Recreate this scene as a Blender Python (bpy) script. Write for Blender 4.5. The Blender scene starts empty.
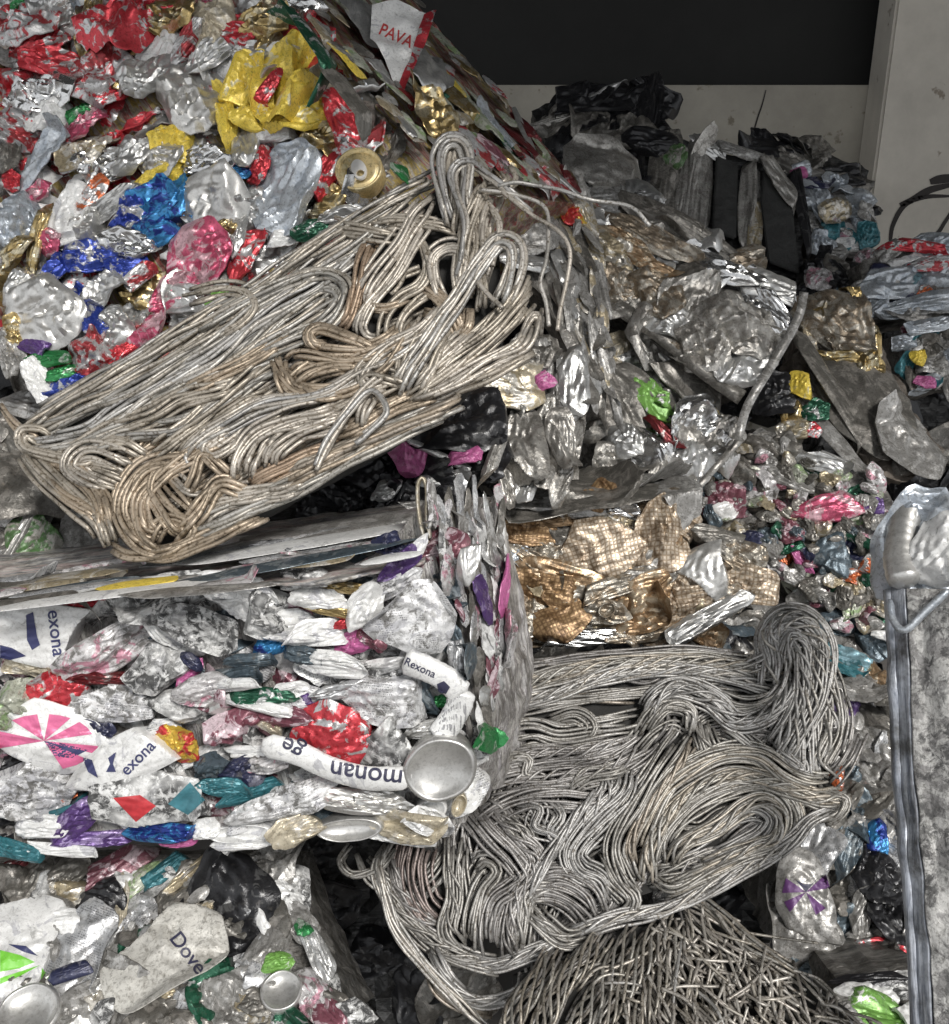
import bpy, bmesh, math, random
import numpy as np
from mathutils import Vector, Matrix
from mathutils.bvhtree import BVHTree

# ------------------------------------------------------------------ camera
SC = bpy.context.scene
COL = SC.collection
FPX = 1000.0
PITCH = math.radians(20.7)
CAMZ = 1.30
cd = bpy.data.cameras.new('camera'); cam = bpy.data.objects.new('camera', cd); COL.objects.link(cam)
cam.location = (0, 0, CAMZ); cam.rotation_euler = (math.pi/2 - PITCH, 0, 0)
cd.sensor_fit = 'VERTICAL'; cd.sensor_height = 24; cd.lens = 24*FPX/1024; cd.clip_start = 0.02
SC.camera = cam
# ------------------------------------------------------------------ light
SC.view_settings.view_transform = 'Standard'; SC.view_settings.look = 'None'
SC.view_settings.gamma = 1; SC.view_settings.use_curve_mapping = False
SC.view_settings.exposure = 0.42
w = bpy.data.worlds.new('world'); SC.world = w; w.use_nodes = True
bg = w.node_tree.nodes['Background']; bg.inputs[0].default_value = (0.95, 0.97, 1.0, 1); bg.inputs[1].default_value = 0.68
sd = bpy.data.lights.new('sun', 'SUN'); sun = bpy.data.objects.new('sun', sd); COL.objects.link(sun)
sd.energy = 2.3; sd.angle = math.radians(12); sd.color = (1, 0.97, 0.93)
sun.rotation_euler = (math.radians(46), 0, math.radians(26))
SC.cycles.use_denoising = True
SC.cycles.max_bounces = 5; SC.cycles.glossy_bounces = 3; SC.cycles.diffuse_bounces = 3

# ------------------------------------------------------------------ geometry helpers
CP, SP = math.cos(PITCH), math.sin(PITCH)
def at(px, py, d):
    x = (px-474.5)/FPX*d; u = -(py-512)/FPX*d
    return Vector((x, d*CP + u*SP, CAMZ - d*SP + u*CP))
CAM = Vector((0, 0, CAMZ))
VIEW = Vector((0, CP, -SP))
class Face:
    """plane through three measured points; on() finds the surface point seen at a pixel"""
    def __init__(s, a, b, c):
        s.a = at(*a); s.n = (at(*b)-s.a).cross(at(*c)-s.a).normalized()
        if s.n.dot(VIEW) > 0: s.n = -s.n
    def on(s, px, py, lift=0.0):
        r = at(px, py, 1.0)-CAM
        t = ((s.a-CAM).dot(s.n)+lift)/r.dot(s.n)
        return CAM + r*t
    def depth(s, px, py): return (s.on(px, py)-CAM).dot(VIEW)
def tag(o, label=None, cat=None, group=None, kind=None):
    if label: o['label'] = label
    if cat: o['category'] = cat
    if group: o['group'] = group
    if kind: o['kind'] = kind
    return o
def mesh_np(name, V, F, mats, smooth=True, midx=None):
    me = bpy.data.meshes.new(name)
    V = np.asarray(V, dtype=np.float32); F = np.asarray(F, dtype=np.int32)
    k = F.shape[1]
    me.vertices.add(len(V)); me.vertices.foreach_set('co', V.ravel())
    me.loops.add(F.size); me.loops.foreach_set('vertex_index', F.ravel())
    me.polygons.add(len(F)); me.polygons.foreach_set('loop_start', np.arange(0, F.size, k, dtype=np.int32))
    me.polygons.foreach_set('loop_total', np.full(len(F), k, dtype=np.int32))
    if smooth: me.polygons.foreach_set('use_smooth', np.ones(len(F), dtype=bool))
    for m in mats: me.materials.append(m)
    if midx is not None: me.polygons.foreach_set('material_index', np.asarray(midx, dtype=np.int32))
    me.update(calc_edges=True); me.validate()
    return me
def link(name, me, parent=None, loc=None, mat=None):
    o = bpy.data.objects.new(name, me); COL.objects.link(o)
    if parent: o.parent = parent
    if mat is not None: o.matrix_local = mat
    elif loc is not None: o.location = loc
    return o
def from_bm(name, bm, mats, parent=None, loc=None, smooth=False):
    me = bpy.data.meshes.new(name)
    for f in bm.faces: f.smooth = smooth
    bm.to_mesh(me); bm.free()
    for m in mats: me.materials.append(m)
    return link(name, me, parent, loc)

# ------------------------------------------------------------------ materials
def nt(name):
    m = bpy.data.materials.new(name); m.use_nodes = True
    t = m.node_tree; b = t.nodes['Principled BSDF']
    return m, t, b
def N(t, typ, **kw):
    n = t.nodes.new(typ)
    for k, v in kw.items():
        if k in n.inputs: n.inputs[k].default_value = v
        else: setattr(n, k, v)
    return n
def c4(c): return (c[0], c[1], c[2], 1)
def ramp(t, fac, stops, interp='LINEAR'):
    r = N(t, 'ShaderNodeValToRGB'); r.color_ramp.interpolation = interp
    e = r.color_ramp.elements
    while len(e) < len(stops): e.new(0.5)
    for i, (p, c) in enumerate(stops): e[i].position = p; e[i].color = c4(c) if len(c) == 3 else c
    t.links.new(fac, r.inputs[0]); return r.outputs[0]
def mix(t, fac, a, b, mode='MIX'):
    n = N(t, 'ShaderNodeMix', data_type='RGBA', blend_type=mode)
    if isinstance(fac, (int, float)): n.inputs[0].default_value = fac
    else: t.links.new(fac, n.inputs[0])
    for i, v in ((6, a), (7, b)):
        if isinstance(v, (tuple, list)): n.inputs[i].default_value = c4(v)
        else: t.links.new(v, n.inputs[i])
    return n.outputs[2]
def math_n(t, op, a, b=None):
    n = N(t, 'ShaderNodeMath', operation=op)
    for i, v in ((0, a), (1, b)):
        if v is None: continue
        if isinstance(v, (int, float)): n.inputs[i].default_value = v
        else: t.links.new(v, n.inputs[i])
    return n.outputs[0]
def rnd_coord(t):
    tc = N(t, 'ShaderNodeTexCoord'); oi = N(t, 'ShaderNodeObjectInfo')
    s = math_n(t, 'MULTIPLY', oi.outputs['Random'], 37.0)
    ad = N(t, 'ShaderNodeVectorMath', operation='ADD')
    t.links.new(tc.outputs['Object'], ad.inputs[0]); t.links.new(s, ad.inputs[1])
    return ad.outputs[0], tc.outputs['Object'], oi.outputs['Random']
def noise(t, vec, scale, detail=3, rough=0.6, dist=0.0):
    n = N(t, 'ShaderNodeTexNoise', Scale=scale, Detail=detail, Roughness=rough, Distortion=dist)
    t.links.new(vec, n.inputs['Vector']); return n.outputs['Fac']
SILVER = (0.62, 0.62, 0.62)
def can_mat(name, c1, c2=SILVER, amount=0.4, dirt=0.3, text=0.0, metal=0.5, rough=0.34, dirtcol=(0.07, 0.065, 0.055), mscale=38, bump=0.35, var=0.25):
    """printed aluminium: c1 print, worn to c2 in patches, grime on top, optional rows of small print"""
    m, t, b = nt(name)
    v, vo, rnd = rnd_coord(t)
    g_ = sum(c1)/3; c1 = tuple(x*0.80+g_*0.12 for x in c1); g_ = sum(c2)/3; c2 = tuple(x*0.88+g_*0.06 for x in c2)
    f = noise(t, v, mscale, 4, 0.65, 1.0)
    lo = 0.30 + 0.40*amount
    mask = ramp(t, f, [(lo-0.03, (1, 1, 1)), (lo+0.02, (0, 0, 0))])       # 1 = bare/second colour
    col = mix(t, mask, c1, c2)
    # small shade variation in the print
    vv = ramp(t, noise(t, v, 22, 2), [(0.35, (1-var,)*3), (0.65, (1, 1, 1))])
    col = mix(t, 1.0, col, vv, 'MULTIPLY')
    if text > 0:
        sx = N(t, 'ShaderNodeSeparateXYZ'); t.links.new(vo, sx.inputs[0])
        row = math_n(t, 'FRACT', math_n(t, 'MULTIPLY', sx.outputs[1], 420.0))
        row = math_n(t, 'LESS_THAN', row, 0.55)
        mp = N(t, 'ShaderNodeMapping'); mp.inputs['Scale'].default_value = (1, 0.35, 0.01); t.links.new(v, mp.inputs[0])
        ch = math_n(t, 'GREATER_THAN', noise(t, mp.outputs[0], 900, 1), 0.50)
        zone = math_n(t, 'GREATER_THAN', noise(t, v, 45, 1), 0.66-0.2*text)
        tx = math_n(t, 'MULTIPLY', math_n(t, 'MULTIPLY', row, ch), zone)
        col = mix(t, math_n(t, 'MULTIPLY', tx, 0.6), col, (0.05, 0.05, 0.07))
    df = noise(t, v, 95, 6, 0.72, 0.6)
    dl = 0.62 - 0.22*dirt
    dm = ramp(t, df, [(dl, (0, 0, 0)), (dl+0.10, (1, 1, 1))])
    dm = math_n(t, 'MULTIPLY', dm, min(1.0, 0.45+dirt*0.6))
    big = ramp(t, noise(t, v, 26, 3), [(0.40-0.12*dirt, (0, 0, 0)), (0.62-0.12*dirt, (1, 1, 1))])
    dm = math_n(t, 'MULTIPLY', dm, big)
    scr = ramp(t, noise(t, v, 260, 4, 0.75, 0.5), [(0.36, (0.35, 0.34, 0.32)), (0.5, (1, 1, 1))])
    col = mix(t, 0.35 if min(c1) > 0.6 else 0.7, col, scr, 'MULTIPLY')
    col = mix(t, dm, col, dirtcol)
    t.links.new(col, b.inputs['Base Color'])
    met = math_n(t, 'MULTIPLY', math_n(t, 'ADD', math_n(t, 'MULTIPLY', mask, 0.45 if c2 == SILVER else 0.0), metal), math_n(t, 'SUBTRACT', 1.0, dm))
    t.links.new(met, b.inputs['Metallic'])
    t.links.new(math_n(t, 'ADD', math_n(t, 'MULTIPLY', dm, 0.4), rough), b.inputs['Roughness'])
    bp = N(t, 'ShaderNodeBump', Strength=bump, Distance=0.002)
    t.links.new(noise(t, v, 150, 4, 0.6, 0.8), bp.inputs['Height'])
    t.links.new(bp.outputs[0], b.inputs['Normal'])
    return m
def layer_mat(name, cols, axis, scale=60, bump=0.6, metal=0.3, rough=0.5, stretch=12):
    """edge-on layers of squashed metal running along axis"""
    m, t, b = nt(name)
    tc = N(t, 'ShaderNodeTexCoord')
    q = Vector(axis).normalized().to_track_quat('X', 'Z').inverted().to_euler()
    mp = N(t, 'ShaderNodeMapping'); mp.inputs['Rotation'].default_value = q
    t.links.new(tc.outputs['Object'], mp.inputs[0])
    m2 = N(t, 'ShaderNodeMapping'); m2.inputs['Scale'].default_value = (1.0/stretch, 1, 1); t.links.new(mp.outputs[0], m2.inputs[0])
    f = noise(t, m2.outputs[0], scale, 6, 0.7, 0.4)
    k = len(cols)
    col = ramp(t, f, [(0.30+0.42*i/(k-1), c) for i, c in enumerate(cols)])
    dk = ramp(t, noise(t, tc.outputs['Object'], 30, 5, 0.7), [(0.35, (0.25, 0.24, 0.22)), (0.6, (1, 1, 1))])
    t.links.new(mix(t, 1.0, col, dk, 'MULTIPLY'), b.inputs['Base Color'])
    b.inputs['Metallic'].default_value = metal; b.inputs['Roughness'].default_value = rough
    bp = N(t, 'ShaderNodeBump', Strength=bump, Distance=0.006); t.links.new(f, bp.inputs['Height']); t.links.new(bp.outputs[0], b.inputs['Normal'])
    return m
def wire_mat(name, c1, c2, metal=0.50, rough=0.45, rows=0):
    m, t, b = nt(name)
    v, vo, rnd = rnd_coord(t)
    col = ramp(t, noise(t, v, 24, 4, 0.65), [(0.32, tuple(x*0.55 for x in c1)), (0.48, c1), (0.66, c2)])
    hue = ramp(t, rnd, [(0, (0.80, 0.80, 0.82)), (0.5, (1, 1, 1)), (1, (1.05, 0.98, 0.90))])
    col = mix(t, 1.0, col, hue, 'MULTIPLY')
    sp = ramp(t, noise(t, v, 300, 3), [(0.36, (0.40, 0.37, 0.33)), (0.46, (1, 1, 1))])
    t.links.new(mix(t, 1.0, col, sp, 'MULTIPLY'), b.inputs['Base Color'])
    b.inputs['Metallic'].default_value = metal; b.inputs['Roughness'].default_value = rough
    bp = N(t, 'ShaderNodeBump', Strength=0.3, Distance=0.001); t.links.new(noise(t, v, 500, 2), bp.inputs['Height']); t.links.new(bp.outputs[0], b.inputs['Normal'])
    return m
def plain_mat(name, c, metal=0.0, rough=0.7, var=0.3, scale=8, bump=0.2, spots=None):
    m, t, b = nt(name)
    tc = N(t, 'ShaderNodeTexCoord')
    f = noise(t, tc.outputs['Object'], scale, 7, 0.65)
    col = ramp(t, f, [(0.3, tuple(x*(1-var) for x in c)), (0.7, tuple(min(1, x*(1+var*0.4)) for x in c))])
    if spots:
        sc_, thr, sc_col = spots
        s = ramp(t, noise(t, tc.outputs['Object'], sc_, 4, 0.6), [(thr, sc_col), (thr+0.05, (1, 1, 1))])
        col = mix(t, 1.0, col, s, 'MULTIPLY')
    t.links.new(col, b.inputs['Base Color'])
    b.inputs['Metallic'].default_value = metal; b.inputs['Roughness'].default_value = rough
    bp = N(t, 'ShaderNodeBump', Strength=bump, Distance=0.01); t.links.new(f, bp.inputs['Height']); t.links.new(bp.outputs[0], b.inputs['Normal'])
    return m
WHITE = (0.92, 0.92, 0.90)
M = {}
def cm(k, *a, **kw): M[k] = can_mat('print_'+k, *a, **kw)
cm('red', (0.72, 0.03, 0.05), SILVER, 0.35, 0.15)
cm('redworn', (0.55, 0.05, 0.06), SILVER, 0.55, 0.3)
cm('dkred', (0.20, 0.015, 0.02), (0.3, 0.28, 0.27), 0.25, 0.4)
cm('pink', (0.72, 0.09, 0.20), (0.75, 0.45, 0.5), 0.5, 0.15)
cm('hotpink', (0.62, 0.12, 0.36), (0.7, 0.4, 0.55), 0.2, 0.2, metal=0.1)
cm('pinkwhite', (0.74, 0.22, 0.38), WHITE, 0.45, 0.35, metal=0.15, mscale=28)
cm('yellow', (1.0, 0.74, 0.04), (0.80, 0.72, 0.42), 0.22, 0.15, metal=0.2, var=0.15)
cm('yellowred', (0.78, 0.5, 0.02), (0.6, 0.03, 0.03), 0.5, 0.15, metal=0.3)
cm('orange', (0.75, 0.16, 0.03), SILVER, 0.4, 0.2)
cm('gold', (0.58, 0.42, 0.16), (0.75, 0.66, 0.45), 0.4, 0.25, metal=0.85, rough=0.28)
cm('beige', (0.52, 0.43, 0.27), (0.72, 0.68, 0.6), 0.5, 0.4, metal=0.5)
cm('blue', (0.02, 0.06, 0.42), SILVER, 0.38, 0.15)
cm('cyan', (0.02, 0.27, 0.62), (0.02, 0.05, 0.3), 0.45, 0.15)
cm('palecyan', (0.35, 0.62, 0.72), (0.1, 0.3, 0.35), 0.4, 0.3)
cm('teal', (0.03, 0.20, 0.24), (0.12, 0.36, 0.42), 0.4, 0.35, metal=0.25)
cm('green', (0.03, 0.30, 0.08), (0.5, 0.62, 0.5), 0.3, 0.2)
cm('moss', (0.09, 0.20, 0.06), (0.34, 0.33, 0.29), 0.45, 0.5, metal=0.1)
cm('lime', (0.22, 0.50, 0.08), WHITE, 0.25, 0.25, metal=0.2)
cm('dkgreen', (0.02, 0.13, 0.07), SILVER, 0.3, 0.3)
cm('purple', (0.12, 0.05, 0.24), (0.4, 0.3, 0.55), 0.35, 0.25, metal=0.3)
cm('navy', (0.03, 0.035, 0.09), (0.2, 0.2, 0.26), 0.3, 0.3, metal=0.2)
cm('slate', (0.10, 0.14, 0.17), (0.3, 0.34, 0.36), 0.35, 0.4, metal=0.4)
cm('maroon', (0.24, 0.07, 0.10), (0.66, 0.52, 0.56), 0.45, 0.35, metal=0.2)
cm('silver', (0.70, 0.70, 0.68), (0.55, 0.55, 0.54), 0.4, 0.2, metal=0.75, rough=0.34)
cm('chrome', (0.80, 0.80, 0.79), (0.7, 0.7, 0.7), 0.4, 0.08, metal=0.95, rough=0.24, bump=0.15)
cm('satin', (0.74, 0.73, 0.70), (0.66, 0.65, 0.62), 0.4, 0.12, metal=0.75, rough=0.36, bump=0.1)
cm('paleblue', (0.60, 0.65, 0.70), (0.45, 0.5, 0.56), 0.4, 0.25, metal=0.5)
cm('white', WHITE, (0.6, 0.6, 0.62), 0.25, 0.25, metal=0.12)
cm('whitetext', WHITE, (0.62, 0.62, 0.64), 0.3, 0.25, text=0.9, metal=0.12)
cm('dirty', (0.86, 0.86, 0.84), (0.62, 0.62, 0.62), 0.3, 0.85, metal=0.12, dirtcol=(0.035, 0.035, 0.035))
cm('dirtytext', (0.84, 0.84, 0.84), (0.55, 0.55, 0.57), 0.4, 0.65, text=0.55, metal=0.15)
cm('dirtypink', (0.72, 0.70, 0.70), (0.62, 0.3, 0.38), 0.35, 0.7, text=0.3, metal=0.2)
cm('greydirt', (0.34, 0.33, 0.31), (0.52, 0.51, 0.49), 0.45, 0.55, metal=0.4)
cm('greytext', (0.52, 0.53, 0.54), (0.7, 0.7, 0.7), 0.4, 0.4, text=0.8, metal=0.4)
cm('grime', (0.17, 0.16, 0.14), (0.30, 0.28, 0.25), 0.45, 0.5, metal=0.4)
cm('black', (0.025, 0.025, 0.028), (0.10, 0.10, 0.10), 0.25, 0.2, metal=0.3, rough=0.3)
cm('copper', (0.42, 0.27, 0.14), (0.58, 0.47, 0.33), 0.45, 0.3, metal=0.6)
cm('foil', (0.52, 0.50, 0.46), (0.38, 0.36, 0.33), 0.45, 0.4, metal=0.75, rough=0.38, bump=0.5)
cm('foilbrown', (0.34, 0.27, 0.19), (0.50, 0.46, 0.39), 0.5, 0.4, metal=0.7, rough=0.35, bump=0.6)
cm('palegreen', (0.50, 0.52, 0.42), (0.3, 0.42, 0.2), 0.4, 0.5, metal=0.2)
cm('offwhite', (0.70, 0.68, 0.62), (0.52, 0.50, 0.45), 0.35, 0.35, metal=0.1, rough=0.45)
cm('lidgold', (0.80, 0.62, 0.28), (0.85, 0.72, 0.42), 0.4, 0.05, metal=0.55, rough=0.4, bump=0.1)
M['tab'] = plain_mat('pale_ring_pull', (0.82, 0.80, 0.76), 0.4, 0.35, 0.1, 30, 0)
cm('cream', (0.66, 0.58, 0.42), (0.75, 0.7, 0.6), 0.4, 0.2, metal=0.4)
M['ink'] = plain_mat('printed_lettering', (0.035, 0.035, 0.07), 0, 0.5, 0.1, bump=0)
M['redink'] = plain_mat('red_lettering', (0.42, 0.03, 0.03), 0, 0.5, 0.1, bump=0)
M['navyink'] = plain_mat('navy_print', (0.05, 0.055, 0.14), 0, 0.45, 0.2, bump=0)
M['limeink'] = plain_mat('lime_print', (0.18, 0.55, 0.05), 0, 0.45, 0.2, bump=0)
M['void'] = plain_mat('dark_gap_shade', (0.03, 0.029, 0.027), 0.0, 0.9, 0.5, 20, 0.6)  # near-black wire bale cores, shade between the strands put into the colour
M['wire'] = wire_mat('weathered_aluminium_wire', (0.36, 0.345, 0.31), (0.49, 0.475, 0.44))
M['wiretan'] = wire_mat('stained_aluminium_wire', (0.36, 0.315, 0.255), (0.50, 0.445, 0.375))
M['wirebrown'] = wire_mat('rust_stained_wire', (0.34, 0.27, 0.21), (0.46, 0.385, 0.31))
M['wirelt'] = wire_mat('bright_aluminium_wire', (0.43, 0.42, 0.395), (0.56, 0.55, 0.525))
M['wiregrey'] = wire_mat('grey_aluminium_wire', (0.33, 0.315, 0.295), (0.47, 0.455, 0.43))
M['wirered'] = wire_mat('ruddy_aluminium_wire', (0.24, 0.195, 0.175), (0.34, 0.285, 0.26))
def grid_mat(name, c1, c2):
    m, t, b = nt(name); tc = N(t, 'ShaderNodeTexCoord'); v = tc.outputs['Object']
    dn = N(t, 'ShaderNodeTexNoise', Scale=25.0); t.links.new(v, dn.inputs['Vector'])
    vm = N(t, 'ShaderNodeVectorMath', operation='SCALE'); vm.inputs['Scale'].default_value = 0.012; t.links.new(dn.outputs['Color'], vm.inputs[0])
    ad = N(t, 'ShaderNodeVectorMath', operation='ADD'); t.links.new(v, ad.inputs[0]); t.links.new(vm.outputs[0], ad.inputs[1])
    s = N(t, 'ShaderNodeSeparateXYZ'); t.links.new(ad.outputs[0], s.inputs[0])
    fx = math_n(t, 'PINGPONG', math_n(t, 'MULTIPLY', s.outputs[0], 170), 0.5); fy = math_n(t, 'PINGPONG', math_n(t, 'MULTIPLY', s.outputs[1], 170), 0.5)
    f = math_n(t, 'MINIMUM', fx, fy)
    col = ramp(t, f, [(0.04, c2), (0.30, c1)])
    dk = ramp(t, noise(t, v, 60, 4), [(0.35, (0.35, 0.3, 0.25)), (0.55, (1, 1, 1))])
    t.links.new(mix(t, 1.0, col, dk, 'MULTIPLY'), b.inputs['Base Color'])
    b.inputs['Metallic'].default_value = 0.45; b.inputs['Roughness'].default_value = 0.42
    bp = N(t, 'ShaderNodeBump', Strength=0.4, Distance=0.0015); t.links.new(f, bp.inputs['Height']); t.links.new(bp.outputs[0], b.inputs['Normal'])
    return m
M['meshbeige'] = grid_mat('embossed_beige_foil', (0.60, 0.52, 0.42), (0.34, 0.26, 0.18))
M['meshbrown'] = grid_mat('embossed_brown_foil', (0.42, 0.28, 0.15), (0.24, 0.15, 0.08))

# ------------------------------------------------------------------ crushed sheet metal
def crumple(w, h, th, seed, amp=0.35, nf=9, dirbias=None, lobes=0.16, ex=3.0, nr=22, na=60, folds=3):
    """crushed-can sheet: angular outline, edges folded over along chords, crease planes inside. w,h,th metres"""
    R = np.random.RandomState(seed)
    rr = np.concatenate([np.linspace(0, 1, nr)**0.8, [1.01, 0.97, 0.85, 0.5]])
    side = np.concatenate([np.zeros(nr), [0.5, 1, 1, 1]])
    a = np.linspace(0, 2*math.pi, na, endpoint=False)
    ca, sa = np.cos(a), np.sin(a)
    base = (np.abs(ca)**ex+np.abs(sa)**ex)**(-1/ex)
    K = R.randint(6, 10); ka = np.sort((np.arange(K)+R.uniform(-.3, .3, K))/K*2*math.pi); kr = np.interp(ka, a, base)*(1+lobes*R.uniform(-1.3, 1.1, K))
    px, py = kr*np.cos(ka), kr*np.sin(ka); poly = np.full(na, 9.0)
    for i in range(K):                      # straight-edged outline
        x1, y1, x2, y2 = px[i], py[i], px[(i+1) % K], py[(i+1) % K]
        den = ca*(y2-y1)-sa*(x2-x1); t = (x1*(y2-y1)-y1*(x2-x1))/np.where(np.abs(den) < 1e-6, 1e-6, den)
        u = np.where(np.abs(x2-x1) > np.abs(y2-y1), (t*ca-x1)/((x2-x1) or 1e-6), (t*sa-y1)/((y2-y1) or 1e-6))
        poly = np.where((t > 0) & (u >= -0.01) & (u <= 1.01), np.minimum(poly, t), poly)
    poly = np.where(poly > 3, base, poly)
    base = 0.8*poly+0.2*base
    for k in (5, 9, 13): base *= 1+lobes*0.12*R.uniform(-1, 1)*np.cos(k*a+R.uniform(0, 6.28))
    X = rr[:, None]*base[None]*ca[None]; Y = rr[:, None]*base[None]*sa[None]
    wx = X+0.08*np.sin(3.1*Y+R.uniform(0, 6))+0.03*np.sin(7*Y+R.uniform(0, 6)); wy = Y+0.08*np.sin(2.7*X+R.uniform(0, 6))+0.03*np.sin(6.3*X+R.uniform(0, 6))
    Z = np.zeros_like(X); dx = np.zeros_like(X); dy = np.zeros_like(X)
    for i in range(nf):
        t = R.uniform(0, math.pi)
        if dirbias is not None and R.rand() < 0.6: t = dirbias+R.normal(0, 0.35)
        c = R.uniform(-0.8, 0.8); s = wx*math.cos(t)+wy*math.sin(t)-c
        am = R.uniform(0.35, 1)*(1 if i % 2 else -1)/(1+i*0.08)
        L = R.uniform(0.16, 0.7)
        f = -np.minimum(np.abs(s), L)+L*0.5
        u = -wx*math.sin(t)+wy*math.cos(t)
        f = f*np.clip(1.5-1.3*np.abs(u-R.uniform(-0.7, 0.7)), 0, 1)
        Z += am*f; dx += am*f*math.cos(t)*0.3; dy += am*f*math.sin(t)*0.3
    for i in range(nf+4):                          # finer wrinkles
        t = R.uniform(0, math.pi); s = (wx*math.cos(t)+wy*math.sin(t))*R.uniform(3.5, 9)+R.uniform(0, 6)
        tri = np.abs((s % 2)-1)-0.5
        m = np.clip(1-((wx-R.uniform(-.8, .8))**2+(wy-R.uniform(-.8, .8))**2)/R.uniform(0.12, 0.45), 0, 1)
        Z += 0.17*tri*m*R.choice([-1, 1])
    sz = min(w, h)*0.5
    Xf = (X+dx*amp)*w*0.5; Yf = (Y+dy*amp)*h*0.5
    zt = (th*(1-np.clip(rr, 0, 1)**3))[:, None]+Z*amp*sz
    ed = zt[nr-1]
    Zf = np.where(side[:, None] == 0, zt, ed[None]-side[:, None]*min(th*0.5, 0.003))
    for i in range(folds):                         # edges turned over
        t = (i+R.uniform(-.3, .3))*2*math.pi/max(1, folds)+R.uniform(0, 0.7); c = R.uniform(0.45, 0.85)
        ux, uy = math.cos(t), math.sin(t); hw = abs(ux)*w*0.5+abs(uy)*h*0.5
        s = Xf*ux+Yf*uy+0.04*hw*np.sin((-Xf*uy+Yf*ux)/hw*5+i); e = np.maximum(s-c*hw*0.9, 0); ph = R.uniform(0.7, 1.7)*(-1 if R.rand() < 0.75 else 0.7)
        Xf += ux*e*(math.cos(ph)-1); Yf += uy*e*(math.cos(ph)-1); Zf += e*math.sin(ph)
    k = len(rr)
    V = np.stack([Xf.ravel(), Yf.ravel(), Zf.ravel()], 1)
    i = np.arange(k-1)[:, None]; j = np.arange(na)[None]
    j2 = (j+1) % na
    F = np.stack([i*na+j, (i+1)*na+j, (i+1)*na+j2, i*na+j2], -1).reshape(-1, 4)
    return V, F
def basis(face, px, py, ang, tilt, lift, R):
    """matrix on a face: local X along the picture angle (degrees, up-right positive), local Z out of it"""
    p = face.on(px, py, lift)
    dx, dy = math.cos(math.radians(ang)), -math.sin(math.radians(ang))
    x = (face.on(px+dx*4, py+dy*4, lift)-p).normalized()
    z = face.n
    if tilt:
        z = (z+Vector((R.normal(0, 1), R.normal(0, 1), R.normal(0, 1)))*tilt).normalized()
    x = (x-z*x.dot(z)).normalized(); y = z.cross(x)
    m = Matrix((x, y, z)).transposed().to_4x4(); m.translation = p
    return m

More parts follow.
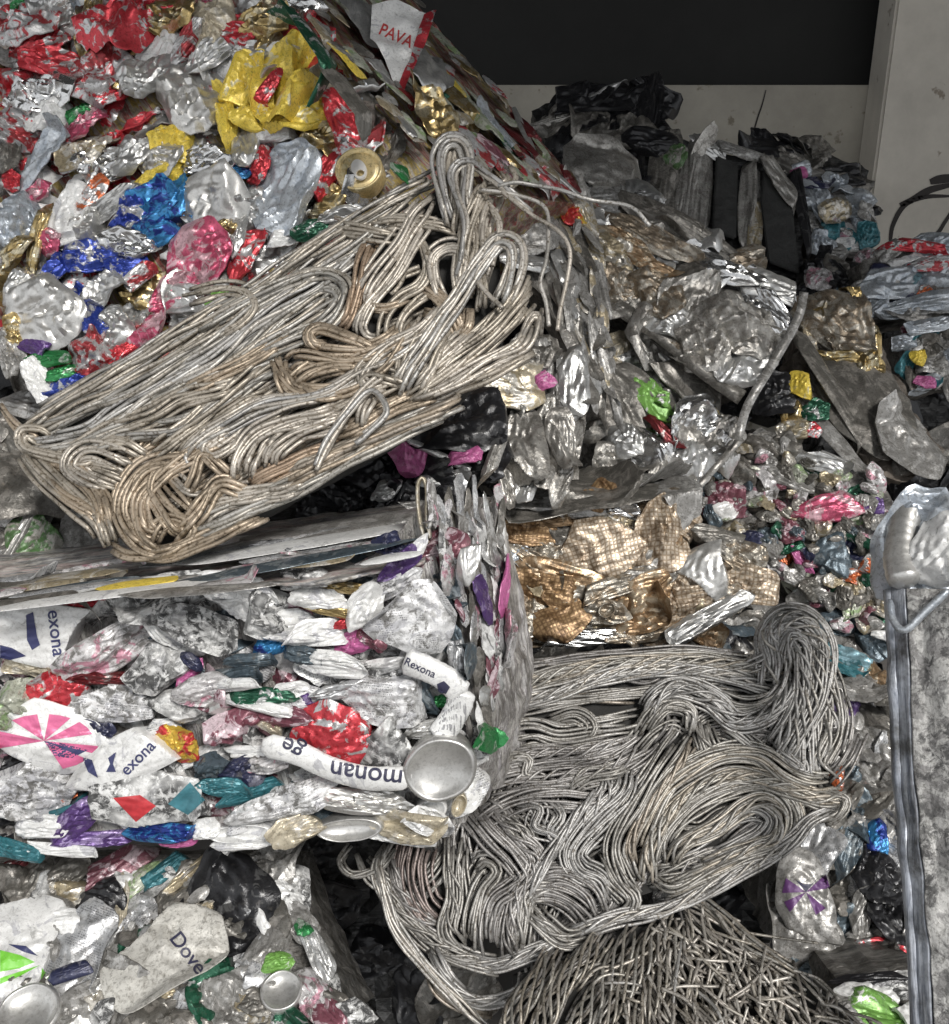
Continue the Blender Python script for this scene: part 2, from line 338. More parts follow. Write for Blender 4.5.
# ------------------------------------------------------------------ bales
class Bale:
    def __init__(s, name, label, cat, front, ext, core_mat, group=None, core=True, wob=0.006, grow=0):
        """front: (px,py,depth) outline of the front face; ext: world vector to the back"""
        P = [at(*p) for p in front]; E = Vector(ext)
        Q = [p+E for p in P]
        cen = sum(P+Q, Vector())/(2*len(P)); zmin = min(p.z for p in P+Q)
        s.loc = Vector((cen.x, cen.y, zmin)); s.seed = hash(label) % 1000 if False else sum(map(ord, label))
        s.root = bpy.data.objects.new(name, None); s.root.empty_display_size = 0.05
        s.root.location = s.loc; COL.objects.link(s.root)
        tag(s.root, label, cat, group)
        s.face = Face(front[0], front[1], front[2]); s.k = 0
        s.E = E; s.front = P; s.back = Q
        if core:
            bm = bmesh.new()
            a = [bm.verts.new(p-s.loc) for p in P]; b = [bm.verts.new(q-s.loc) for q in Q]
            n = len(a); bm.faces.new(a); bm.faces.new(b[::-1])
            for i in range(n): bm.faces.new((a[i], b[i], b[(i+1) % n], a[(i+1) % n]))
            bmesh.ops.recalc_face_normals(bm, faces=bm.faces)
            bmesh.ops.triangulate(bm, faces=bm.faces)
            for _ in range(6):
                big = [e for e in bm.edges if e.calc_length() > 0.022]
                if not big or len(bm.verts) > 9000: break
                bmesh.ops.subdivide_edges(bm, edges=big, cuts=1, use_grid_fill=True)
                bmesh.ops.triangulate(bm, faces=[f for f in bm.faces if len(f.verts) > 3])
            bm.normal_update()
            from mathutils import noise as mn
            mv = [(v, v.normal*wob*(mn.noise(v.co*28+Vector((s.seed, 0, 0)))*1.3+mn.noise(v.co*70)*0.7)-v.normal*wob*0.8) for v in bm.verts]
            for v, d in mv: v.co += d
            from_bm('bale_core', bm, [core_mat], s.root)
    def part(s, name, me, m4=None, label=None):
        o = bpy.data.objects.new(name, me); COL.objects.link(o); o.parent = s.root
        if m4 is not None:
            mm = m4.copy(); mm.translation = mm.translation-s.loc; o.matrix_local = mm
        if label: o['label'] = label
        return o
    def can(s, px, py, w, h, ang, mat, name='crushed_can', face=None, lift=0.004, tilt=0.12, amp=0.42, th=None, label=None, **kw):
        f = face or s.face; s.k += 1; seed = s.seed*131+s.k*17
        R = np.random.RandomState(seed % (2**31))
        m4 = basis(f, px, py, ang, tilt, lift+s.k*0.00004, R)
        d = f.depth(px, py)/FPX
        c_, s_ = math.cos(math.radians(ang)), math.sin(math.radians(ang)); p0 = f.on(px, py)
        w = w*min(4.0, max(1.0, (f.on(px+c_*4, py-s_*4)-p0).length/(4*d)))
        h = h*min(3.0, max(1.0, abs((f.on(px+s_*4, py+c_*4)-p0).dot(m4.col[1].to_3d()))/(4*d)))
        th = th if th is not None else 0.07*min(w, h)*d+0.0025
        if 'dirbias' not in kw: kw['dirbias'] = R.choice([0, math.pi/2, 0.8]) if w < h*1.8 else math.pi/2*R.choice([1, 1, 0.3])
        kw.setdefault('nf', 8+int(min(min(w, h), 90)/5))
        V, F = crumple(w*d*1.26, h*d*1.26, th, seed % (2**31), amp=amp, **kw)
        me = mesh_np(name, V, F, [M[mat] if isinstance(mat, str) else mat]); me.set_sharp_from_angle(angle=0.55)
        o = s.part(name, me, m4, label)
        return o
    def cans(s, rows, **kw):
        for r in rows: s.can(*r[:6], **{**kw, **(r[6] if len(r) > 6 else {})})
    def fill(s, poly, step, pal, name='can_fragment', face=None, ang=(0, 40), size=(1.2, 0.8), lift=0.0, tilt=0.25, amp=0.5, seed=0, jit=0.35, maxn=100, **kw):
        R = random.Random(seed+s.seed); xs = [p[0] for p in poly]; ys = [p[1] for p in poly]
        pts = []
        y = min(ys); row = 0
        ky = kw.pop('ky', 1.0)
        while y <= max(ys):
            x = min(xs)+(row % 2)*step/2
            while x <= max(xs):
                qx, qy = x+R.uniform(-jit, jit)*step, y+R.uniform(-jit, jit)*step*ky
                if inside(qx, qy, poly): pts.append((qx, qy))
                x += step
            y += step*ky; row += 1
        R.shuffle(pts)
        keys = [k for k, n in pal for _ in range(n)]
        for qx, qy in pts[:maxn]:
            sc = R.uniform(0.8, 1.35)
            s.can(qx, qy, step*size[0]*sc, step*size[1]*sc*R.uniform(0.8, 1.2), R.gauss(*ang), R.choice(keys), name, face, lift+R.uniform(0, 0.005), tilt, amp, nr=14, na=36, **kw)
def inside(x, y, poly):
    c = False; j = len(poly)-1
    for i in range(len(poly)):
        xi, yi = poly[i]; xj, yj = poly[j]
        if (yi > y) != (yj > y) and x < (xj-xi)*(y-yi)/(yj-yi)+xi: c = not c
        j = i
    return c
def lathe(prof, n=48, sx=1, sy=1):
    a = np.linspace(0, 2*math.pi, n, endpoint=False); V = []
    for r, z in prof: V += [(r*math.cos(t)*sx, r*math.sin(t)*sy, z) for t in a]
    F = []
    for i in range(len(prof)-1):
        for j in range(n): F.append((i*n+j, i*n+(j+1) % n, (i+1)*n+(j+1) % n, (i+1)*n+j))
    return np.array(V), np.array(F)
def write_on(txt, px, py, size, ang, target, bale, mat, name='lettering', face=None, flip=False, depth=0.0, font_sx=1.0, arc=0.0):
    """lettering laid onto the surface of a part (ray to its mesh)"""
    cu = bpy.data.curves.new('t', 'FONT'); cu.body = txt; cu.size = size; cu.align_x = 'CENTER'; cu.align_y = 'CENTER'; cu.offset = 0.012*size
    o = bpy.data.objects.new('t', cu); COL.objects.link(o); bpy.context.view_layer.update()
    me = bpy.data.meshes.new_from_object(o.evaluated_get(bpy.context.evaluated_depsgraph_get()))
    bpy.data.objects.remove(o)
    bm = bmesh.new(); bm.from_mesh(me); bmesh.ops.triangulate(bm, faces=bm.faces)
    for _ in range(3):
        big = [e for e in bm.edges if e.calc_length() > size*0.14]
        if not big: break
        bmesh.ops.subdivide_edges(bm, edges=big, cuts=1); bmesh.ops.triangulate(bm, faces=bm.faces)
    stick(bm, px, py, ang, target, bale, mat, name, face, font_sx, arc)
def stick(bm, px, py, ang, target, bale, mat, name, face=None, sx=1.0, arc=0.0):
    bpy.context.view_layer.update()
    mw = target.matrix_world; bvh = BVHTree.FromPolygons([mw @ v.co for v in target.data.vertices], [tuple(p.vertices) for p in target.data.polygons])
    c, s_ = math.cos(math.radians(ang)), math.sin(math.radians(ang)); f = face or bale.face
    last = None
    for v in bm.verts:
        x, y = v.co.x*sx, v.co.y
        y += arc*x*x
        qx, qy = px+x*c-y*s_, py-(x*s_+y*c)
        r = (at(qx, qy, 1)-CAM).normalized()
        h = bvh.ray_cast(CAM, r)
        if h[0] is None:
            v.co = (CAM+r*last) if last else f.on(qx, qy, 0.01)
        else: last = h[3]; v.co = CAM+r*(h[3]-0.0009)
    inv = mw.inverted()
    for v in bm.verts: v.co = inv @ v.co
    for fc in bm.faces: fc.smooth = False
    m2 = bpy.data.meshes.new(name); bm.to_mesh(m2); bm.free(); m2.materials.append(M[mat])
    o = bpy.data.objects.new(name, m2); COL.objects.link(o); o.parent = target
    return o
def blob_print(poly, target, bale, mat, name='printed_shape', face=None):
    """flat printed patch (px polygon) lying on a part"""
    bm = bmesh.new(); cx = sum(p[0] for p in poly)/len(poly); cy = sum(p[1] for p in poly)/len(poly)
    bm.faces.new([bm.verts.new((x-cx, -(y-cy), 0)) for x, y in poly]); bmesh.ops.triangulate(bm, faces=bm.faces)
    for _ in range(5):
        big = [e for e in bm.edges if e.calc_length() > 2.6]
        if not big: break
        bmesh.ops.subdivide_edges(bm, edges=big, cuts=1); bmesh.ops.triangulate(bm, faces=bm.faces)
    return stick(bm, cx, cy, 0, target, bale, mat, name, face)

# ------------------------------------------------------------------ wires
def spline(P, n):
    P = np.array(P, float)
    if len(P) == 2: P = np.array([P[0], (P[0]+P[1])/2, P[1]])
    Q = np.vstack([2*P[0]-P[1], P, 2*P[-1]-P[-2]]); seg = len(P)-1
    L = np.linalg.norm(np.diff(P[:, :2], axis=0), axis=1); cum = np.concatenate([[0], np.cumsum(L)])
    t = np.linspace(0, cum[-1], n); i = np.clip(np.searchsorted(cum, t, side='right')-1, 0, seg-1)
    u = ((t-cum[i])/np.maximum(L[i], 1e-6))[:, None]
    a, b, c, d = Q[i], Q[i+1], Q[i+2], Q[i+3]
    return 0.5*((2*b)+(-a+c)*u+(2*a-5*b+4*c-d)*u*u+(-a+3*b-3*c+d)*u**3), cum[-1]
def tube(P, r, ns=6):
    P = np.asarray(P); n = len(P)
    T = np.gradient(P, axis=0); T /= np.linalg.norm(T, axis=1)[:, None]+1e-9
    u = np.array([0.13, -0.95, 0.35]); V = []
    A = np.cross(T, u); A /= np.linalg.norm(A, axis=1)[:, None]+1e-9; B = np.cross(T, A)
    a = np.linspace(0, 2*math.pi, ns, endpoint=False)
    rr = np.full(n, r)
    V = P[:, None]+rr[:, None, None]*(np.cos(a)[None, :, None]*A[:, None]+np.sin(a)[None, :, None]*B[:, None])
    V = np.concatenate([V.reshape(-1, 3), P[:1], P[-1:]])
    i = np.arange(n-1)[:, None]; j = np.arange(ns)[None]; j2 = (j+1) % ns
    F = np.stack([i*ns+j, i*ns+j2, (i+1)*ns+j2, (i+1)*ns+j], -1).reshape(-1, 4)
    c0 = n*ns
    E = [(c0, (k+1) % ns, k, c0) for k in range(0)]
    caps = []
    for k in range(0, ns, 2):
        caps.append((c0, (k+2) % ns, (k+1) % ns, k)); b0 = (n-1)*ns
        caps.append((c0+1, b0+k, b0+(k+1) % ns, b0+(k+2) % ns))
    return V, np.vstack([F, np.array(caps)])
class WireBale(Bale):
    def start(s, rad): s.rad = rad; s.store = []
    def bundle(s, pts, n, spread, mat='wire', lift=0.0, twist=0.0, wander=1.5, rs=1.0, stag=34, arch=0.5, dive=0.010, depthf=None, flat=0.5, seed=None):
        s.k += 1; R = np.random.RandomState(seed if seed else s.seed*7+s.k)
        C, L = spline(pts, max(8, int(sum(math.hypot(pts[i+1][0]-pts[i][0], pts[i+1][1]-pts[i][1]) for i in range(len(pts)-1))/4)))
        n_pt = len(C); T = np.gradient(C[:, :2], axis=0); T /= np.linalg.norm(T, axis=1)[:, None]+1e-9
        Nn = np.stack([-T[:, 1], T[:, 0]], 1); tt = np.linspace(0, L, n_pt)
        for k in range(n):
            o = ((k+0.5)/n-0.5)*spread+R.normal(0, spread*0.04) if n > 1 else 0
            ph = R.uniform(0, 6.28); wv = wander*(np.sin(tt/R.uniform(18, 45)+ph)+0.5*np.sin(tt/R.uniform(8, 16)+ph*2))
            if twist:
                phi = tt*twist+2*math.pi*k/n
                off = np.cos(phi)*spread*0.5+wv*0.4; lz = np.sin(phi)*spread*0.5/FPX*1.0
            else:
                off = o+wv; lz = R.uniform(-1, 1)*s.rad*0.9*flat*2+arch*spread/FPX*(math.sqrt(max(0, 1-(2*o/max(spread, 1))**2))-0.6)+s.rad*0.9*np.sin(tt/R.uniform(10, 34)+ph*3)
            sg = min(stag, L*0.16)
            a = int(R.uniform(0, sg)/4) if n > 1 else 0; b = n_pt-(int(R.uniform(0, sg)/4) if n > 1 else 0)
            if n > 2:
                e_ = np.minimum(np.arange(n_pt)-a, b-1-np.arange(n_pt))*4.0; lz = lz-dive*np.clip(1-e_/16.0, 0, 1)**1.5
            pts3 = []
            for q in range(a, b):
                x, y = C[q, 0]+Nn[q, 0]*off[q], C[q, 1]+Nn[q, 1]*off[q]
                l3 = lift+lz[q]+(C[q, 2] if C.shape[1] > 2 else 0)
                pts3.append(s.face.on(x, y, l3))
            if len(pts3) < 4: continue
            s.store.append((L*(1+lift*20), np.array([tuple(p-s.loc) for p in pts3]), s.rad*rs*R.uniform(0.9, 1.1), M[mat]))
    def finish(s, name='wire', cap=100):
        s.store.sort(key=lambda q: -q[0])
        for L, P, r, m in s.store[:cap]:
            V, F = tube(P, r); s.part(name, mesh_np(name, V, F, [m]))
        rest = s.store[cap:]
        if rest:
            mats = []; Vs, Fs, Ix, o = [], [], [], 0
            for L, P, r, m in rest:
                if m not in mats: mats.append(m)
                V, F = tube(P, r); Vs.append(V); Fs.append(F+o); o += len(V); Ix += [mats.index(m)]*len(F)
            ob = s.part('tangled_wire', mesh_np('tangled_wire', np.vstack(Vs), np.vstack(Fs), mats, midx=Ix)); ob['kind'] = 'stuff'

# ================================================================== the place
def box(name, x0, x1, y0, y1, z0, z1, mat, kind='structure', bev=0.0):
    bm = bmesh.new(); bmesh.ops.create_cube(bm, size=1)
    for v in bm.verts: v.co = Vector(((x0+x1)/2+v.co.x*(x1-x0), (y0+y1)/2+v.co.y*(y1-y0), (z0+z1)/2+v.co.z*(z1-z0)))
    if bev: bmesh.ops.bevel(bm, geom=bm.edges[:], offset=bev, segments=2, affect='EDGES')
    o = from_bm(name, bm, [mat])
    if kind: o['kind'] = kind
    return o
M['concrete'] = plain_mat('dirty_cast_concrete', (0.40, 0.375, 0.32), 0, 0.9, 0.35, 3, 0.3, (14, 0.33, (0.55, 0.52, 0.47)))
M['darkwall'] = plain_mat('dark_upper_wall', (0.018, 0.018, 0.017), 0, 0.9, 0.3, 3)
M['floor'] = plain_mat('yard_concrete', (0.16, 0.15, 0.14), 0, 0.9, 0.3, 5)
M['roof'] = plain_mat('roof_sheet', (0.05, 0.05, 0.05), 0, 0.8, 0.2, 5)
M['pillar'] = plain_mat('pale_concrete_pillar', (0.58, 0.545, 0.48), 0, 0.9, 0.25, 4, 0.3, (13, 0.29, (0.5, 0.46, 0.42)))
box('floor', -7, 7, -6, 3.7, -0.1, 0, M['floor'])
wl = box('wall_back', -6, 6, 3.45, 3.7, 0.0, 1.446, M['concrete'], bev=0.004)
box('wall_back_upper', -6, 6, 3.56, 3.7, 1.446, 3.7, M['darkwall'])
box('ceiling', -6, 6, -0.9, 3.7, 3.7, 3.8, M['roof'])
pil = box('trim_1', 1.249, 2.3, 3.30, 3.45, 0.0, 3.7, M['pillar'], bev=0.008)
# crack and smears on the push wall, spray paint on the pillar
M['spray'] = plain_mat('black_spray_paint', (0.035, 0.03, 0.028), 0, 0.8, 0.3, 20)
def stroke(name, parent, pts, wpx, yplane, mat):
    C, L = spline(pts, max(12, int(len(pts)*8))); T = np.gradient(C[:, :2], axis=0); T /= np.linalg.norm(T, axis=1)[:, None]+1e-9
    Nn = np.stack([-T[:, 1], T[:, 0]], 1); V = []; F = []
    for i in range(len(C)):
        k = math.sin(math.pi*min(1, max(0.08, i/(len(C)-1)*0.9+0.08)))**0.4
        for s_ in (-1, 1):
            q = C[i, :2]+Nn[i]*s_*wpx*0.5*k; r = at(q[0], q[1], 1)-CAM; V.append(tuple(CAM+r*(yplane/r.y)))
    for i in range(len(C)-1): F.append((2*i, 2*i+1, 2*i+3, 2*i+2))
    o = link(name, mesh_np(name, V, F, [mat]), parent); return o
gy = 3.2985
for pts, wd in (([(890, 245), (893, 225), (905, 205), (925, 197), (952, 196)], 5), ([(900, 205), (912, 200), (930, 190), (955, 184)], 7), ([(930, 182), (942, 179), (960, 178)], 9),
                ([(915, 240), (935, 235), (945, 222), (955, 205)], 4), ([(905, 250), (920, 255), (940, 250), (955, 240)], 3)):
    stroke('graffiti_stroke', pil, pts, wd, gy, M['spray'])
stroke('wall_crack', wl, [(766, 90), (762, 105), (757, 120), (752, 140), (755, 152)], 1.6, 3.4485, M['spray'])

def pl(face, pts): return [(x, y, face.depth(x, y)) for x, y in pts]
E_ = lambda a, b: at(*b)-at(*a)
AX = lambda a, b: (at(*b)-at(*a)).normalized()

# ------------------------------------------------------------------ 1 colourful drinks-can bale, upper left
F1 = Face((0, 0, 1.40), (300, 0, 1.36), (100, 380, 1.25))
E1 = E_((440, 175, F1.depth(440, 175)), (600, 205, 1.72))
M['L1'] = layer_mat('red_gold_layers', [(0.03, 0.03, 0.03), (0.30, 0.28, 0.22), (0.35, 0.06, 0.05), (0.42, 0.40, 0.36), (0.45, 0.33, 0.08), (0.20, 0.18, 0.16), (0.5, 0.5, 0.48)], AX((290, 0, 1.4), (440, 170, 1.3)), 75, 0.8, 0.4, 0.4)
B1 = Bale('can_bale', 'large bale of crushed red, yellow, blue and silver drinks cans, top left of the pile', 'scrap bale',
          pl(F1, [(-120, -160), (170, -140), (446, 180), (330, 290), (75, 408), (30, 330), (-120, 360)]), E1, M['L1'])
pal1 = [('silver', 5), ('red', 4), ('white', 2), ('satin', 2), ('chrome', 2), ('redworn', 3), ('gold', 2), ('greydirt', 2), ('paleblue', 2), ('grime', 1), ('pink', 1)]
B1.fill([(-20, -30), (270, -30), (430, 165), (310, 270), (75, 400), (20, 340), (-20, 330)], 36, pal1, ang=(35, 22), size=(1.45, 1.0), tilt=0.40, amp=0.8, lift=-0.012, maxn=100, th=0.006)
S = dict(lift=0.012)
B1.cans([
 (22, 22, 66, 46, 30, 'redworn'), (20, 3, 24, 12, 10, 'green'), (52, 12, 44, 26, 20, 'silver'), (40, 42, 62, 28, 30, 'red'), (88, 25, 62, 20, 75, 'gold'), (122, 22, 82, 54, 62, 'red'),
 (98, 70, 74, 46, 45, 'redworn'), (165, 15, 55, 32, 10, 'gold'), (146, 75, 66, 34, 42, 'silver'), (118, 90, 40, 14, 40, 'red'), (78, 112, 24, 16, 45, 'green'), (40, 92, 62, 38, 18, 'chrome', dict(amp=0.7)),
 (50, 64, 60, 24, 5, 'red'), (15, 128, 40, 36, -30, 'redworn'), (50, 115, 42, 28, 20, 'white'), (6, 152, 24, 42, 0, 'grime'), (84, 122, 40, 22, 38, 'pink'), (45, 156, 84, 28, 38, 'paleblue'),
 (12, 178, 20, 20, 60, 'red'), (90, 150, 56, 34, 38, 'beige'), (98, 170, 66, 30, 28, 'chrome'), (133, 152, 52, 28, 45, 'silver'), (158, 158, 34, 40, 60, 'satin'), (175, 142, 38, 40, 70, 'yellow'), (157, 180, 62, 22, 22, 'yellow'),
 (195, 97, 66, 74, 70, 'satin', dict(ex=2.4, amp=0.5)), (213, 52, 60, 22, 35, 'silver'), (188, 40, 52, 18, 55, 'redworn'), (210, 25, 44, 36, 20, 'cream'), (236, 36, 20, 36, 80, 'red'), (262, 20, 56, 38, 12, 'gold', dict(amp=0.6)), (266, 42, 34, 14, 55, 'gold'),
 (250, 52, 40, 16, 10, 'silver'), (290, 82, 92, 62, 62, 'yellow', dict(amp=0.95, th=0.008, lift=0.016)), (300, 118, 70, 34, 28, 'yellow', dict(lift=0.018)), (245, 80, 56, 28, 72, 'yellow', dict(amp=0.6)), (268, 88, 40, 14, 60, 'red', dict(lift=0.024)), (224, 112, 58, 18, -75, 'yellow'),
 (258, 118, 46, 24, 5, 'yellow', dict(lift=0.018)), (246, 145, 24, 46, 0, 'silver'), (274, 134, 50, 14, 5, 'white'), (258, 166, 22, 34, -10, 'red'), (207, 160, 46, 26, 8, 'chrome'), (233, 172, 40, 10, 0, 'cyan'), (212, 204, 68, 58, 14, 'satin', dict(amp=0.22, ex=2.5, lift=0.016)),
 (248, 205, 34, 36, -50, 'silver'), (284, 190, 78, 62, 62, 'paleblue', dict(lift=0.016, amp=0.34)), (300, 160, 60, 22, -5, 'paleblue'), (322, 176, 28, 48, -25, 'red', dict(lift=0.018)), (328, 202, 40, 22, 20, 'gold'), (322, 136, 46, 20, 12, 'gold'), (344, 112, 52, 32, -62, 'red', dict(amp=0.3)),
 (75, 215, 66, 34, 48, 'white'), (35, 193, 34, 14, 25, 'pink'), (12, 205, 34, 14, 40, 'white'), (90, 195, 34, 16, 52, 'orange', dict(lift=0.016)), (112, 205, 78, 14, 35, 'silver'), (80, 232, 52, 28, 28, 'satin'), (150, 204, 60, 34, 20, 'cyan'), (130, 210, 40, 28, 40, 'blue'), (172, 205, 52, 22, 72, 'cyan'), (152, 232, 46, 24, 12, 'cyan'),
 (125, 244, 62, 24, -8, 'chrome'), (22, 222, 44, 46, 40, 'paleblue'), (38, 238, 76, 12, 66, 'gold'), (12, 255, 40, 16, 45, 'gold'), (230, 226, 24, 15, 12, 'gold', dict(lift=0.018)), (196, 262, 72, 52, 40, 'pink', dict(lift=0.016, amp=0.36)), (178, 290, 60, 26, 30, 'pink'), (247, 252, 62, 26, 66, 'red', dict(amp=0.6)), (236, 236, 16, 40, -12, 'silver', dict(lift=0.018)),
 (49, 243, 26, 18, 30, 'pink'), (86, 256, 66, 26, 22, 'blue'), (55, 272, 44, 26, 40, 'blue'), (125, 266, 40, 18, 10, 'blue'), (104, 286, 56, 40, 28, 'silver'), (86, 312, 50, 26, -60, 'blue'), (140, 275, 36, 16, 45, 'redworn'), (45, 312, 66, 58, -35, 'satin', dict(amp=0.3, ex=2.4, lift=0.018)),
 (112, 330, 44, 36, 50, 'silver'), (148, 330, 56, 30, 28, 'pink'), (176, 298, 58, 26, -12, 'silver'), (218, 298, 30, 14, 20, 'lime'), (92, 356, 46, 34, 35, 'redworn'), (122, 352, 30, 20, 30, 'red'), (17, 332, 20, 26, 10, 'gold'), (34, 346, 36, 14, -20, 'purple'), (50, 358, 54, 14, 5, 'green'), (60, 374, 38, 14, 25, 'green'), (36, 380, 46, 22, -62, 'white'), (70, 388, 50, 26, 15, 'blue'),
 (10, 352, 22, 40, 20, 'greydirt'), (284, 238, 40, 14, 18, 'white'), (310, 230, 40, 14, 22, 'dkgreen'), (340, 215, 40, 12, 10, 'silver'), (20, 285, 40, 22, 60, 'silver'),
], lift=0.012, tilt=0.22, amp=0.65)
# the golden end of a can with its ring pull
c = B1.part('can_end', mesh_np('can_end', *lathe([(0.0, 0.002), (0.010, 0.002), (0.020, 0.002), (0.0235, 0.0018), (0.0255, -0.001), (0.0275, 0.0045), (0.0290, 0.0050), (0.0302, 0.003), (0.0305, -0.004), (0.031, -0.02), (0.026, -0.03)], 56), [M['lidgold']]), basis(F1, 359, 170, -70, 0.0, 0.030, np.random.RandomState(3)), 'gold can end with a silver ring pull')
def ring_pull(parent, mat):
    bm = bmesh.new()
    P = [];
    for i in range(32):
        a = i/32*2*math.pi; P.append((0.0155*math.cos(a), 0.0098*math.sin(a)))
    Q = [(0.006+0.0045*math.cos(i/32*2*math.pi), 0.0048*math.sin(i/32*2*math.pi)) for i in range(32)]
    rows = []
    for z, ring in ((0.0030, P), (0.0052, [(x*0.93, y*0.93) for x, y in P]), (0.0052, [(x*1.0, y*1.12) for x, y in Q]), (0.0035, Q)):
        rows.append([bm.verts.new((x, y, z)) for x, y in ring])
    for r in range(3):
        for i in range(32): bm.faces.new((rows[r][i], rows[r][(i+1) % 32], rows[r+1][(i+1) % 32], rows[r+1][i]))
    o = from_bm('ring_pull', bm, [mat], parent, (0.004, 0.0, 0.003), smooth=False); return o
ring_pull(c, M['tab'])
# squashed side of the same bale: long flattened strips running back to front
FS1 = Face((290, 0, F1.depth(290, 0)), (440, 175, F1.depth(440, 175)), (590, 200, 1.70))
def strips(B, face, poly, n, pal, ang, lw=(60, 10), name='flattened_can', seed=1, lift=0.002, tilt=0.06, amp=0.25, th=0.0025, sd=6, **kw):
    R = random.Random(seed); xs = [p[0] for p in poly]; ys = [p[1] for p in poly]; keys = [k for k, q in pal for _ in range(q)]; k = 0
    while k < n:
        x, y = R.uniform(min(xs), max(xs)), R.uniform(min(ys), max(ys))
        if not inside(x, y, poly): continue
        k += 1
        B.can(x, y, lw[0]*R.uniform(0.5, 1.3), lw[1]*R.uniform(0.6, 1.5), R.gauss(ang, sd), R.choice(keys), name, face, lift+R.uniform(0, 0.004), tilt, amp, th=th, nr=9, na=28, lobes=0.25, dirbias=math.pi/2, folds=1, **kw)
side1 = [(288, -5), (410, -5), (590, 190), (575, 200), (500, 185), (440, 168)]
strips(B1, FS1, side1, 98, [('greydirt', 6), ('beige', 4), ('yellow', 1), ('gold', 2), ('redworn', 2), ('dkred', 1), ('silver', 3), ('palegreen', 6), ('maroon', 1), ('dkgreen', 1), ('grime', 2)], -48, (30, 6))
B1.cans([(312, 40, 90, 14, -56, 'dkgreen'), (345, 90, 70, 10, -55, 'grime'), (405, 45, 60, 44, -60, 'silver', dict(lift=0.012)), (480, 115, 60, 10, -50, 'palegreen'), (520, 140, 60, 9, -46, 'dkred'), (500, 130, 60, 7, -47, 'paleblue'), (460, 100, 60, 7, -47, 'gold'), (430, 110, 40, 22, -60, 'gold', dict(lift=0.01, amp=0.7)),
         (545, 175, 50, 8, -45, 'redworn'), (402, 172, 20, 10, -40, 'green', dict(lift=0.008)), (450, 80, 60, 6, -48, 'yellow'), (475, 145, 60, 9, -48, 'redworn'), (425, 70, 50, 10, -50, 'greydirt'), (500, 160, 50, 10, -46, 'maroon'), (540, 160, 50, 6, -46, 'beige')], name='flattened_can', face=FS1, lift=0.006, tilt=0.06, amp=0.2, th=0.003, lobes=0.2)

# ------------------------------------------------------------------ red and white packet lying on the can bale
def packet():
    f = Face((375, 5, 1.43), (430, 20, 1.43), (400, 90, 1.37)); r = bpy.data.objects.new('food_packet', None); COL.objects.link(r)
    r.location = f.on(402, 92); tag(r, 'torn white packet with red lettering and red edge on top of the big can bale', 'packet')
    class PB: pass
    pb = PB(); pb.loc = r.location.copy(); pb.root = r; pb.face = f
    def sheet(name, poly, mat, seed, amp):
        R = np.random.RandomState(seed); bm = bmesh.new(); bm.faces.new([bm.verts.new(f.on(x, y)-pb.loc) for x, y in poly]); bmesh.ops.triangulate(bm, faces=bm.faces)
        for _ in range(4):
            big = [e for e in bm.edges if e.calc_length() > 0.008]
            if big: bmesh.ops.subdivide_edges(bm, edges=big, cuts=1); bmesh.ops.triangulate(bm, faces=bm.faces)
        from mathutils import noise as mn
        for v in bm.verts: v.co += f.n*(mn.noise(v.co*30)*amp)
        g = bmesh.ops.extrude_face_region(bm, geom=bm.faces[:])
        for v in g['geom']:
            if isinstance(v, bmesh.types.BMVert): v.co += f.n*0.0012
        bmesh.ops.recalc_face_normals(bm, faces=bm.faces)
        return from_bm(name, bm, [M[mat]], r, smooth=False)
    a = sheet('packet_film', [(372, 8), (398, 2), (432, 14), (420, 50), (402, 92), (392, 80), (385, 60), (370, 40)], 'white', 3, 0.012)
    b = sheet('packet_edge', [(424, 15), (436, 12), (428, 40), (410, 78), (403, 97), (397, 90), (410, 60)], 'red', 5, 0.010)
    b.location = f.n*0.004
    bpy.context.view_layer.update()
    write_on('PAVA', 396, 36, 17, -24, a, pb, 'redink', font_sx=0.85)
packet()

# ------------------------------------------------------------------ 2 upper wire bale
F2 = Face((440, 150, 1.15), (20, 430, 1.08), (160, 555, 1.00))
W2 = WireBale('wire_bale', 'bale of thick pale aluminium wire lying slanted against the colourful can bale', 'wire bale',
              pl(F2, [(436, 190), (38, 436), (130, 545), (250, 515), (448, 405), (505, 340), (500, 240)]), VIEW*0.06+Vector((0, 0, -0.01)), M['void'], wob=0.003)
W2.start(0.0025)
R = random.Random(5)
for i in range(30):      # lower layers of the flow
    t = R.random(); u = R.random()
    x0, y0 = 35+t*110, 440+t*95; x1, y1 = 430+t*20+R.uniform(-30, 30), 190+t*200
    a0 = u*0.5; a1 = min(1, a0+R.uniform(0.35, 0.6))
    P = [(x0+(x1-x0)*q, y0+(y1-y0)*q+R.uniform(-7, 7)) for q in [a0+(a1-a0)*k/4 for k in range(5)]]
    W2.bundle(P, 5, 18, R.choice(['wire', 'wire', 'wiregrey', 'wiretan']), lift=R.uniform(-0.002, 0.002), wander=3)
